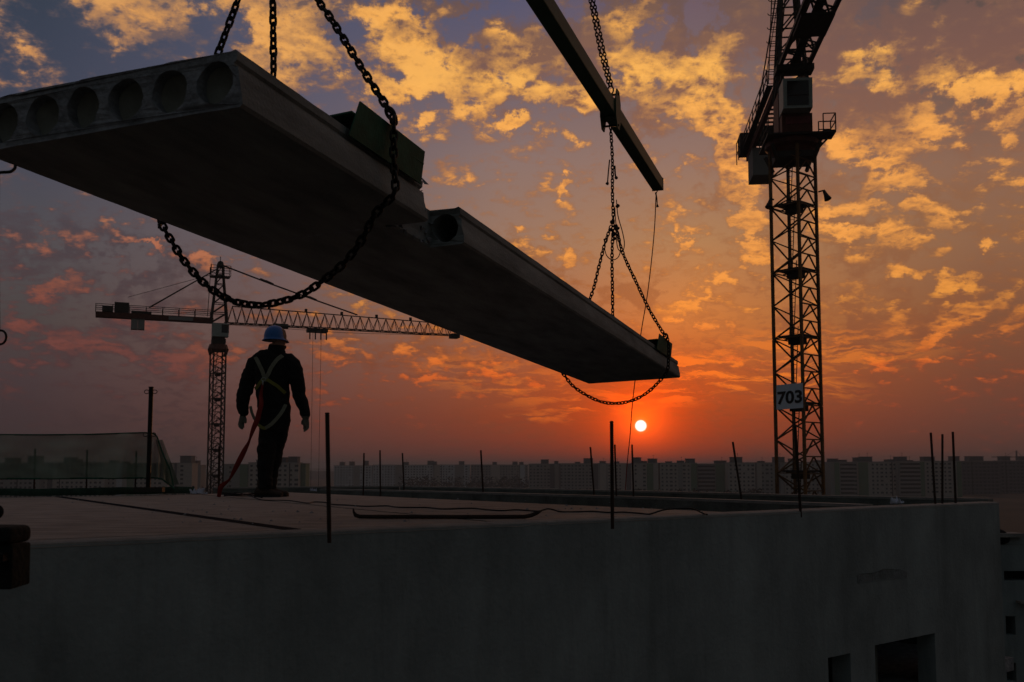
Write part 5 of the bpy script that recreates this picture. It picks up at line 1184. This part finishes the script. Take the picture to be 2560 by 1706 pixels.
# jib
jm = MB(); n = 26; x0, x1 = 1.4, LJ; wid = 1.7
for y in (-wid/2, wid/2): jm.bar((x0-.6,y,zj2+.05), (x1,y,zj2+.05), .17)
jm.bar((x0+.8,0,zj2+3.1), (x1-.8,0,zj2+2.2), .17); jo = F2.put(jm, 'jib', 'craned')
for i in range(n):
    xa, xb, xm = x0+(x1-x0)*i/n, x0+(x1-x0)*(i+1)/n, x0+(x1-x0)*(i+.5)/n; hh = 3.05-.9*(i/n)
    for y in (-wid/2, wid/2):
        F2.member('brace', (xa,y,zj2+.05), (xm,0,zj2+hh), .09, 'cranered', jo); F2.member('brace', (xm,0,zj2+hh), (xb,y,zj2+.05), .09, 'cranered', jo)
    F2.member('brace', (xa,-wid/2,zj2+.05), (xb,wid/2,zj2+.05), .10, 'craned', jo)
def rope2(pts, r, name, par=None): mb = MB(); mb.tube(pts, r, 5); return F2.put(mb, name, 'craned', par)
xt = (project(tipW)[0]); xat = LJ*.56
for y in (-.25,.25): rope2([(.3, y, zj2+Ht), (xat*.36, y, zj2+Ht*.64+.95), (xat*.72, y, zj2+Ht*.28+2.0), (xat, y, zj2+2.9)], .085, 'jib_tie')
for f_ in (.3,.34,.62,.66): c = Vector((.3,0,zj2+Ht)).lerp(Vector((xat,0,zj2+2.9)), f_); rope2([c-Vector((.7,0,-.27)), c+Vector((.7,0,-.27))], .2, 'turnbuckle')
for y in (-.5,.5): rope2([(-.3,y*.4,zj2+Ht-.6), (-LC+8.4,y,zj2+2.0)], .085, 'counter_tie')
rope2([(-.3,0,zj2+Ht-1.4), (-LC+5.0,0,zj2+3.6)], .04, 'hoist_rope')
rope2([(1,-.3,zj2-.25), (LJ*.5,-.3,zj2-.6), (LJ-1,-.3,zj2-.1)], .04, 'trolley_rope')
# trolley and falls
xq = LJ*.30
for q in range(30):
    p_ = Vector((math.cos(yaw2)*xq, math.sin(yaw2)*xq, 0)) + o2; e_ = project(p_)[0]-793; xq -= e_*.03
tr = MB(); tr.box((xq-1.8,-1.0,zj2-.75), (xq+1.8,1.0,zj2-.15)); 
for x in (-1.5,-.5,.5,1.5): tr.bar((xq+x,-1,zj2-2.2), (xq+x,-1,zj2-.2), .2)
tro = F2.put(tr, 'trolley', 'craned')
for x in (-.75,.75): rope2([(xq+x,0,zj2-.8), (xq+x*.95,0,zj2-19), (xq+x*.9,0,zj2-38)], .035, 'fall_rope', tro)
rope2([(LJ*.21,-.8,zj2-.1), (LJ*.27,-.8,zj2-.1)], .5, 'jib_winch', jo)
tpb = MB(); tpb.box((LJ-1.2,-1,zj2-.5), (LJ+.4,1,zj2+.3)); tpb.bar((LJ-.5,-.9,zj2+.2), (LJ-.5,-.9,zj2+1.5), .15); F2.put(tpb, 'jib_head', 'craned')
for i in range(4,25,4):
    xa = x0+(x1-x0)*(i+.4)/n; F2.box((xa-.22,-.2,zj2+3.15-.9*i/n), (xa+.22,.2,zj2+3.7-.9*i/n), 'aircraft_lamp', 'craned', jo)
# --- tiny distant crane at the right edge
c3Y = 1400; P3 = at(2543, 1176, c3Y)
c3 = empty('tower_crane', (P3.x, c3Y, GZ), 0, label='tiny hazy tower crane above the rightmost apartment block', cat='tower crane')
h3 = at(2543, 1143, c3Y).z-GZ; tp3 = at(2543, 1127, c3Y).z-GZ; k3 = c3Y/FPX
MB().bar((0,0,0),(0,0,tp3),1.6).build('mast', 'craned', c3); MB().box((-62*k3,-.8,h3-.6),(0,.8,h3+.6)).build('jib', 'craned', c3); MB().box((0,-.8,h3-.6),(16*k3,.8,h3+.6)).build('counter_jib', 'craned', c3)
m3 = MB(); m3.bar((0,0,tp3),(-34*k3,0,h3),.35); m3.bar((0,0,tp3),(14*k3,0,h3),.35); m3.build('tie_rope', 'craned', c3)
# ------------------------------------------------------------------ worker
# own axes: x to the picture's right, y away from the camera, z up; feet at z = 0
WY = 2472*1.0/230.0
WO = onz(680, 1243.0); WY = WO.y; KP = FPX/WY      # pixels per metre there
def lx(px): return (px-680)/KP
def lz(py): return (1243-py)/KP
vs_parts = []
body = MB()
def loft(rings, n=20, cap=True):
    # rings: (centre, half x, half y, turn about z, tilt direction) -> closed tube of ellipses
    o = len(body.v); fs = []
    pts = [Vector(r_[0]) for r_ in rings]
    for i, r_ in enumerate(rings):
        c = Vector(r_[0]); a, b = r_[1], r_[2]; tz = r_[3] if len(r_) > 3 else 0
        d = (pts[min(i+1, len(pts)-1)] - pts[max(i-1, 0)]).normalized()
        X = Vector((math.cos(tz), math.sin(tz), 0)); X = (X - d*X.dot(d)).normalized(); Y_ = d.cross(X)
        for k in range(n):
            t_ = 2*math.pi*k/n; body.v.append(tuple(c + X*a*math.cos(t_) + Y_*b*math.sin(t_)))
    for i in range(len(rings)-1):
        for k in range(n): k2 = (k+1) % n; fs.append((o+i*n+k, o+i*n+k2, o+(i+1)*n+k2, o+(i+1)*n+k))
    if cap: fs += [tuple(o+k for k in range(n))[::-1], tuple(o+(len(rings)-1)*n+k for k in range(n))]
    body.f += fs; body.mi += [0]*len(fs)
T_ = .25   # the trunk is turned slightly to the right
# trunk (jacket)
loft([((lx(681), 0, lz(1082)), .150, .115, T_), ((lx(682), 0, lz(1055)), .168, .128, T_), ((lx(682), 0, lz(1035)), .176, .132, T_), ((lx(678), 0, lz(1000)), .172, .130, T_), ((lx(676), 0, lz(965)), .178, .134, T_),
      ((lx(676), 0, lz(930)), .196, .138, T_), ((lx(677), 0, lz(908)), .200, .130, T_), ((lx(679), 0, lz(896)), .205, .118, T_), ((lx(681), 0, lz(887)), .165, .10, T_), ((lx(683), 0, lz(880)), .085, .075, T_)], 28)
# thick collar, neck, head
loft([((lx(681), .0, lz(892)), .110, .095, T_), ((lx(683), .0, lz(880)), .098, .092, T_), ((lx(684), .005, lz(868)), .090, .088, T_), ((lx(684), .01, lz(862)), .084, .084, T_)], 20)
loft([((lx(686), .01, lz(876)), .06, .065), ((lx(688), .015, lz(862)), .066, .078), ((lx(689), .02, lz(850)), .078, .095), ((lx(689), .02, lz(838)), .080, .10), ((lx(688), .02, lz(826)), .070, .085), ((lx(687), .02, lz(819)), .04, .05)], 20)
# nose, chin and ear on the side turned to the right
loft([((lx(703), .05, lz(848)), .010, .014), ((lx(708), .06, lz(851)), .016, .014), ((lx(706), .06, lz(854)), .012, .012)], 8)
loft([((lx(698), .05, lz(862)), .02, .025), ((lx(701), .06, lz(866)), .026, .026), ((lx(698), .06, lz(871)), .02, .02)], 10)
loft([((lx(687), -.075, lz(844)), .012, .010), ((lx(687), -.082, lz(850)), .018, .010), ((lx(687), -.078, lz(857)), .010, .008)], 8)
# arms: jacket sleeves with bulk at the elbow and cuffs
loft([((lx(654), 0, lz(895)), 0.0468, 0.0624), ((lx(642), 0, lz(898)), 0.0676, 0.0728), ((lx(632), .0, lz(908)), 0.0832, 0.0832), ((lx(623), -.0, lz(930)), 0.0894, 0.0853), ((lx(613), -.0, lz(960)), 0.0832, 0.0811), ((lx(606), -.01, lz(985)), 0.0770, 0.0749), ((lx(603), -.01, lz(1000)), 0.0749, 0.0728), ((lx(602), .0, lz(1020)), 0.0645, 0.0645), ((lx(604), .01, lz(1034)), 0.0541, 0.0541), ((lx(604), .01, lz(1038)), 0.0416, 0.0416)], 18)
loft([((lx(702), 0, lz(894)), 0.0468, 0.0624), ((lx(715), 0, lz(898)), 0.0676, 0.0728), ((lx(725), 0, lz(909)), 0.0832, 0.0832), ((lx(732), .0, lz(935)), 0.0874, 0.0853), ((lx(738), .0, lz(962)), 0.0770, 0.0770), ((lx(742), .0, lz(985)), 0.0707, 0.0707), ((lx(748), .0, lz(1003)), 0.0686, 0.0686), ((lx(755), .02, lz(1024)), 0.0541, 0.0582), ((lx(759), .03, lz(1043)), 0.0478, 0.0499), ((lx(759), .03, lz(1047)), 0.0354, 0.0354)], 18)
# trousers, two legs close together, striding slightly; feet turned to the right
loft([((lx(672), -.01, lz(1068)), 0.1017, 0.1124), ((lx(669), -.02, lz(1095)), 0.1070, 0.1124), ((lx(666), -.03, lz(1125)), 0.0984, 0.1017), ((lx(665), -.035, lz(1150)), 0.0856, 0.0910), ((lx(665), -.04, lz(1175)), 0.0770, 0.0835), ((lx(665), -.045, lz(1198)), 0.0706, 0.0792), ((lx(664), -.045, lz(1213)), 0.0770, 0.0835), ((lx(663), -.045, lz(1222)), 0.0642, 0.0706)], 18)
loft([((lx(697), .02, lz(1068)), 0.0910, 0.1124), ((lx(691), .05, lz(1095)), 0.0877, 0.1070), ((lx(683), .08, lz(1125)), 0.0813, 0.0963), ((lx(677), .10, lz(1150)), 0.0749, 0.0856), ((lx(672), .12, lz(1175)), 0.0621, 0.0770), ((lx(669), .13, lz(1198)), 0.0599, 0.0749), ((lx(670), .14, lz(1213)), 0.0642, 0.0770), ((lx(669), .14, lz(1222)), 0.0535, 0.0642)], 18)
# hands: palm and five fingers each
def hand(wx, wy, wz, px_, fingers, thumb):
    loft([((wx, wy, wz), .030, .024), ((wx+px_[0]*.3, wy, wz-.035), .036, .022), ((wx+px_[0]*.7, wy, wz-.075), .038, .021), ((wx+px_[0], wy, wz-.095), .030, .018)], 14)
    for f_ in fingers:
        p_ = [Vector((wx+a, wy+b, wz+c)) for a, b, c in f_]; n = len(p_)
        loft([(q, .0115-.0015*i, .0115-.0015*i) for i, q in enumerate(p_)], 8)
    p_ = [Vector((wx+a, wy+b, wz+c)) for a, b, c in thumb]; loft([(q, .0135-.0015*i, .0135-.0015*i) for i, q in enumerate(p_)], 8)
hx, hy, hz = lx(603), .01, lz(1037)
hand(hx, hy, hz, (-.016,), [[(-.040,0,-.080),(-.046,-.005,-.115),(-.034,-.012,-.142),(-.022,-.02,-.152)], [(-.024,-.004,-.09),(-.028,-.008,-.128),(-.016,-.016,-.156),(-.006,-.022,-.166)], [(-.008,.004,-.09),(-.010,.002,-.128),(-.002,-.006,-.155),(.008,-.014,-.165)], [(.006,.010,-.082),(.006,.010,-.115),(.010,.004,-.136),(.016,-.004,-.144)]],
     [(.020,0,-.030),(.034,-.006,-.058),(.036,-.010,-.086),(.032,-.012,-.104)])
hx, hy, hz = lx(759), .03, lz(1045)
hand(hx, hy, hz, (.006,), [[(.030,0,-.080),(.032,-.005,-.112),(.018,-.012,-.134),(.004,-.02,-.142)], [(.016,-.004,-.09),(.016,-.008,-.124),(.002,-.016,-.148),(-.012,-.022,-.156)], [(-.000,.004,-.09),(-.002,.002,-.12),(-.010,-.006,-.142),(-.022,-.014,-.150)], [(-.014,.010,-.078),(-.018,.010,-.102),(-.022,.004,-.118),(-.028,-.004,-.126)]],
     [(-.024,0,-.022),(-.038,-.006,-.044),(-.040,-.010,-.064),(-.036,-.012,-.078)])
person = empty('person', tuple(WO), 0, label='worker in dark clothes, blue hard hat and safety harness seen from behind', cat='person')
bme = body.mesh('tmp_body', 'cloth'); tmp = bpy.data.objects.new('tmp_body', bme); COL.objects.link(tmp)
rm = tmp.modifiers.new('r', 'REMESH'); rm.mode = 'VOXEL'; rm.voxel_size = .0065; rm.use_smooth_shade = True
sm2 = tmp.modifiers.new('s', 'SMOOTH'); sm2.factor = .5; sm2.iterations = 4
dg = bpy.context.evaluated_depsgraph_get(); bme2 = bpy.data.meshes.new_from_object(tmp.evaluated_get(dg)); bpy.data.objects.remove(tmp)
# cloth folds
bme2.update(); nrm_ = [v.normal.copy() for v in bme2.vertices]
for v, nn in zip(bme2.vertices, nrm_):
    c = v.co; hand_ = (c.z < lz(1040) and c.z > lz(1090) and (c.x < lx(618) or c.x > lx(742)))
    if hand_ or c.z > lz(876): continue
    a = mnoise.noise(Vector((c.x*7, c.y*7, c.z*11))); b = 1-abs(mnoise.noise(Vector((c.x*10+3, c.y*10, c.z*16+c.x*12))))*2
    lo_ = 1.5 if c.z < lz(1090) else 1.0
    v.co += nn*(a*.012 + b*.006)*lo_
bme2.materials.clear()
for m_ in ('cloth', 'skin', 'glove', 'trouser'): bme2.materials.append(MT[m_])
for p_ in bme2.polygons:
    c = p_.center
    if c.z > lz(864) and abs(c.x-lx(688)) < .13: p_.material_index = 1
    elif c.z < lz(1042) and c.z > lz(1095) and (c.x < lx(618) or c.x > lx(742)): p_.material_index = 2
    elif c.z < lz(1070): p_.material_index = 3
    p_.use_smooth = True
bme2.name = 'body'; bo_ = obj('body', bme2, person)
bvh = BVHTree.FromPolygons([v.co.copy() for v in bme2.vertices], [tuple(p_.vertices) for p_ in bme2.polygons])
print('body polys', len(bme2.polygons))
# hard hat
hb = MB(); n = 32; vs = []; fs = []; R1 = (lx(711)-lx(658))/2*1.0; hc = Vector((lx(678.5), .012, lz(848)))
rings = []
for i in range(11):
    a = i/10*math.pi/2; rings.append((math.cos(a)*1.0, math.sin(a)))
hz_ = lz(815)-lz(850)
prof_h = [(1.16,-.10),(1.17,-.085),(1.03,-.02),(1.0,.08),(.985,.25),(.94,.45),(.85,.65),(.70,.82),(.50,.93),(.26,.985),(.0,1.0)]
for i, (r_, z_) in enumerate(prof_h):
    for k in range(n):
        a = 2*math.pi*k/n; ca, sa = math.cos(a), math.sin(a)
        front = max(0, ca*.85+sa*.5)**2 if i < 2 else 0    # peak, turned to the right and away
        rx = .118*r_*(1+front*.13); ry = .138*r_*(1+front*.22)
        vs.append(tuple(hc + Vector((ca*rx, sa*ry, hz_*z_ - front*.012))))
for i in range(len(prof_h)-1):
    for k in range(n): k2 = (k+1) % n; fs.append((i*n+k, i*n+k2, (i+1)*n+k2, (i+1)*n+k))
hb.add(vs, fs); hat = hb.build('hard_hat', 'helmet', person, True); hat.rotation_euler = (0, 0, 0)
so_ = hat.modifiers.new('t', 'SOLIDIFY'); so_.thickness = .004
rd = MB(); rd.tube([hc + Vector((0, -.137*math.cos(a), hz_*math.sin(a)+.003)) for a in [math.pi*(.06+.88*k/14) for k in range(15)]], .006, 6); rd.build('crown_ridge', 'helmet', hat, True)
hbnd = MB(); hbnd.tube([hc + Vector((.094*math.cos(a), .10*math.sin(a)+.0, -.008-.012*(1 if math.sin(a) < 0 else 0))) for a in [2*math.pi*k/24 for k in range(25)]], .007, 6, cap=False); hbnd.build('head_band', 'pgrey', hat, True)
# boots
for (bxp, byp, name) in ((663, -.045, 'boot'), (668, .14, 'boot')):
    x0 = lx(bxp); bt = MB()
    o0 = len(body.v)
    secs = [(-.095,.040,.075,0),(-.08,.046,.11,0),(-.03,.048,.13,0),(.03,.047,.115,0),(.08,.048,.082,0),(.13,.050,.066,0),(.175,.044,.058,0),(.195,.026,.04,0)]
    vs = []; fs = []; n = 14
    for (dx_, hw, hh, _) in secs:
        for k in range(n):
            a = 2*math.pi*k/n; yy = hw*math.cos(a); zz = hh*(.5+.5*math.sin(a)); zz = max(zz, .0)
            vs.append((x0+dx_, byp+yy+dx_*.12, zz+.003))
    for i in range(len(secs)-1):
        for k in range(n): k2 = (k+1) % n; fs.append((i*n+k, i*n+k2, (i+1)*n+k2, (i+1)*n+k))
    fs += [tuple(range(n))[::-1], tuple((len(secs)-1)*n+k for k in range(n))]
    bt.add(vs, fs); bt.tube([(x0-.015, byp, .08), (x0-.02, byp, .14), (x0-.022, byp, .185)], [.055,.056,.060], 14)
    b_o = bt.build(name, 'boot', person, True)
    so2 = MB(); so2.box((x0-.10, byp-.045, 0.0), (x0+.19, byp+.05, .022)); so2.build('sole', 'black', b_o)
# harness straps: webbing laid on the back
def strap(pixels, w, m, name='harness_strap', off=.006, par=None):
    pts = []; nr = []
    ps = smoothline([Vector((a, b, 0)) for a, b in pixels], 6)
    for q in ps:
        r = ray(q.x, q.y).normalized(); h = bvh.ray_cast(ORG-WO, r, 50)
        if h[0] is None: continue
        pts.append(h[0] + h[1].normalized()*off); nr.append(h[1].normalized())
    if len(pts) < 3: print("strap missed", pixels); pts = [at(a, b, WY-.14)-WO for a, b in pixels]
    for _ in range(2): pts = [pts[0]] + [(pts[i-1]+pts[i]*2+pts[i+1])/4 for i in range(1, len(pts)-1)] + [pts[-1]]
    mb = MB(); vs = []; fs = []
    for i, p_ in enumerate(pts):
        d = (pts[min(i+1, len(pts)-1)]-pts[max(i-1, 0)]).normalized(); s_ = d.cross(Vector((0,-1,0))).normalized() if abs(d.y) < .95 else Vector((1,0,0)); nn = s_.cross(d).normalized()
        if nn.y > 0: nn = -nn
        vs += [tuple(p_-s_*w/2), tuple(p_+s_*w/2), tuple(p_+s_*w/2+nn*.004), tuple(p_-s_*w/2+nn*.004)]
    for i in range(len(pts)-1):
        for k in range(4): k2 = (k+1) % 4; fs.append((i*4+k, i*4+k2, i*4+4+k2, i*4+4+k))
    fs += [(0,1,2,3), tuple((len(pts)-1)*4+k for k in (3,2,1,0))]
    mb.add(vs, fs); return build_p(mb, name, m, par)
harness = None
def build_p(mb, name, m, par=None): return mb.build(name, m, par or person)
harness = MB()
hs_ = strap([(640,893),(648,910),(655,925),(661,941),(668,953)], .042, 'strap', 'safety_harness')
for ps, w_, m_ in (([(707,890),(696,897),(686,908),(677,922),(671,936),(662,950)], .042, 'strap'), ([(664,945),(672,952),(684,960),(696,968),(706,977),(712,984)], .036, 'strapy'), ([(662,946),(652,956),(644,968),(636,976)], .036, 'strapy'),
                   ([(713,1012),(708,1024),(699,1038),(687,1052),(676,1063),(664,1070)], .038, 'strap'), ([(640,1052),(648,1062),(657,1070),(666,1071)], .034, 'strapy'), ([(626,1016),(628,1032),(633,1046),(642,1056)], .03, 'strap')):
    strap(ps, w_, m_, 'strap', par=hs_, off=.007+.002*random.random())
def bodypt(px, py, off=.012):
    r = ray(px, py).normalized(); h = bvh.ray_cast(ORG-WO, r, 50); return (h[0] + h[1].normalized()*off) if h[0] is not None else at(px, py, WY)-WO
dr = bodypt(661, 949, .016)
rmb = MB(); rmb.tube([dr+Vector((.020*math.cos(a)*(1 if math.sin(a) < 0 else 1.25), -.004, .020*math.sin(a))) for a in [2*math.pi*k/16 for k in range(17)]], .0035, 6, cap=False); rmb.build('back_ring', 'cab', hs_, True)
# ------------------------------------------------------------------ red lanyard
ly = [((659,957),.012),((657,972),.020),((655,990),.036),((653,1010),.044),((648,1030),.052),((643,1050),.056),((636,1066),.05),((630,1082),.034),((625,1097),.016),((621,1108),.022),((612,1125),.048),((603,1143),.060),((593,1162),.052),((584,1180),.036),((575,1197),.014),((566,1206),.028),((558,1212),.046),((552,1219),.048),((549,1230),.040),((547,1243),.034)]
pts = []
ank = onz(547, 1243); 
for i, ((a, b), w_) in enumerate(ly):
    f_ = i/(len(ly)-1); Yp = (WY-.175)*(1-f_) + ank.y*f_ if i > 2 else None
    P_ = (bodypt(a, b, .02)+WO) if Yp is None else at(a, b, (WY-.20) if i < 8 else (WY-.20)+(ank.y-(WY-.20))*((i-7)/(len(ly)-8)))
    pts.append((P_, w_))
mb = MB(); vs = []; fs = []; cen = smoothline([p_ for p_, _ in pts], 4); wd_ = []
for i in range(len(cen)): f_ = i/4; k = min(int(f_), len(pts)-2); wd_.append(pts[k][1]*(1-f_+k)+pts[k+1][1]*(f_-k))
for i, p_ in enumerate(cen):
    d = (cen[min(i+1, len(cen)-1)]-cen[max(i-1, 0)]).normalized(); s_ = d.cross(Vector((0,1,0))).normalized(); yv = Vector((0,1,0)); WF = .058; c_ = min(1, wd_[i]/WF); dv = math.sqrt(max(0, 1-c_*c_)); sp = (s_*c_ + yv*dv*(.5))*WF/2
    nn = sp.cross(d).normalized()*.002
    vs += [tuple(p_-sp-nn-ank), tuple(p_+sp-nn-ank), tuple(p_+sp+nn-ank), tuple(p_-sp+nn-ank)]
for i in range(len(cen)-1):
    for k in range(4): k2 = (k+1) % 4; fs.append((i*4+k, i*4+k2, i*4+4+k2, i*4+4+k))
mb.add(vs, fs); lany = empty('safety_lanyard', tuple(ank), 0, label='red webbing lanyard running from the worker back to a bar on the deck', cat='lanyard')
mb.build('webbing', 'red', lany, True)
mb = MB(); q = pts[0][0]-ank; mb.tube([q+Vector((0,-.004,.025)), q+Vector((0,-.008,-.0)), q+Vector((0,-.006,-.03))], [.006,.009,.007], 8); mb.build('snap_hook', 'cab', lany, True)
# ------------------------------------------------------------------ haze
hz0 = MB().box((-9000,-200,GZ-6), (9000,9000,58)).build('haze', 'cab', None, kind='stuff')
hm = bpy.data.materials.new('haze_air'); hm.use_nodes = True; ht = hm.node_tree; ht.nodes.clear()
ho = ht.nodes.new('ShaderNodeOutputMaterial'); hv = ht.nodes.new('ShaderNodeVolumePrincipled'); hv.inputs['Color'].default_value = (.74,.78,.80,1); hv.inputs['Anisotropy'].default_value = .1; hv.inputs['Density'].default_value = .00033
ht.links.new(hv.outputs[0], ho.inputs['Volume']); hz0.data.materials.clear(); hz0.data.materials.append(hm)
bpy.context.view_layer.update()
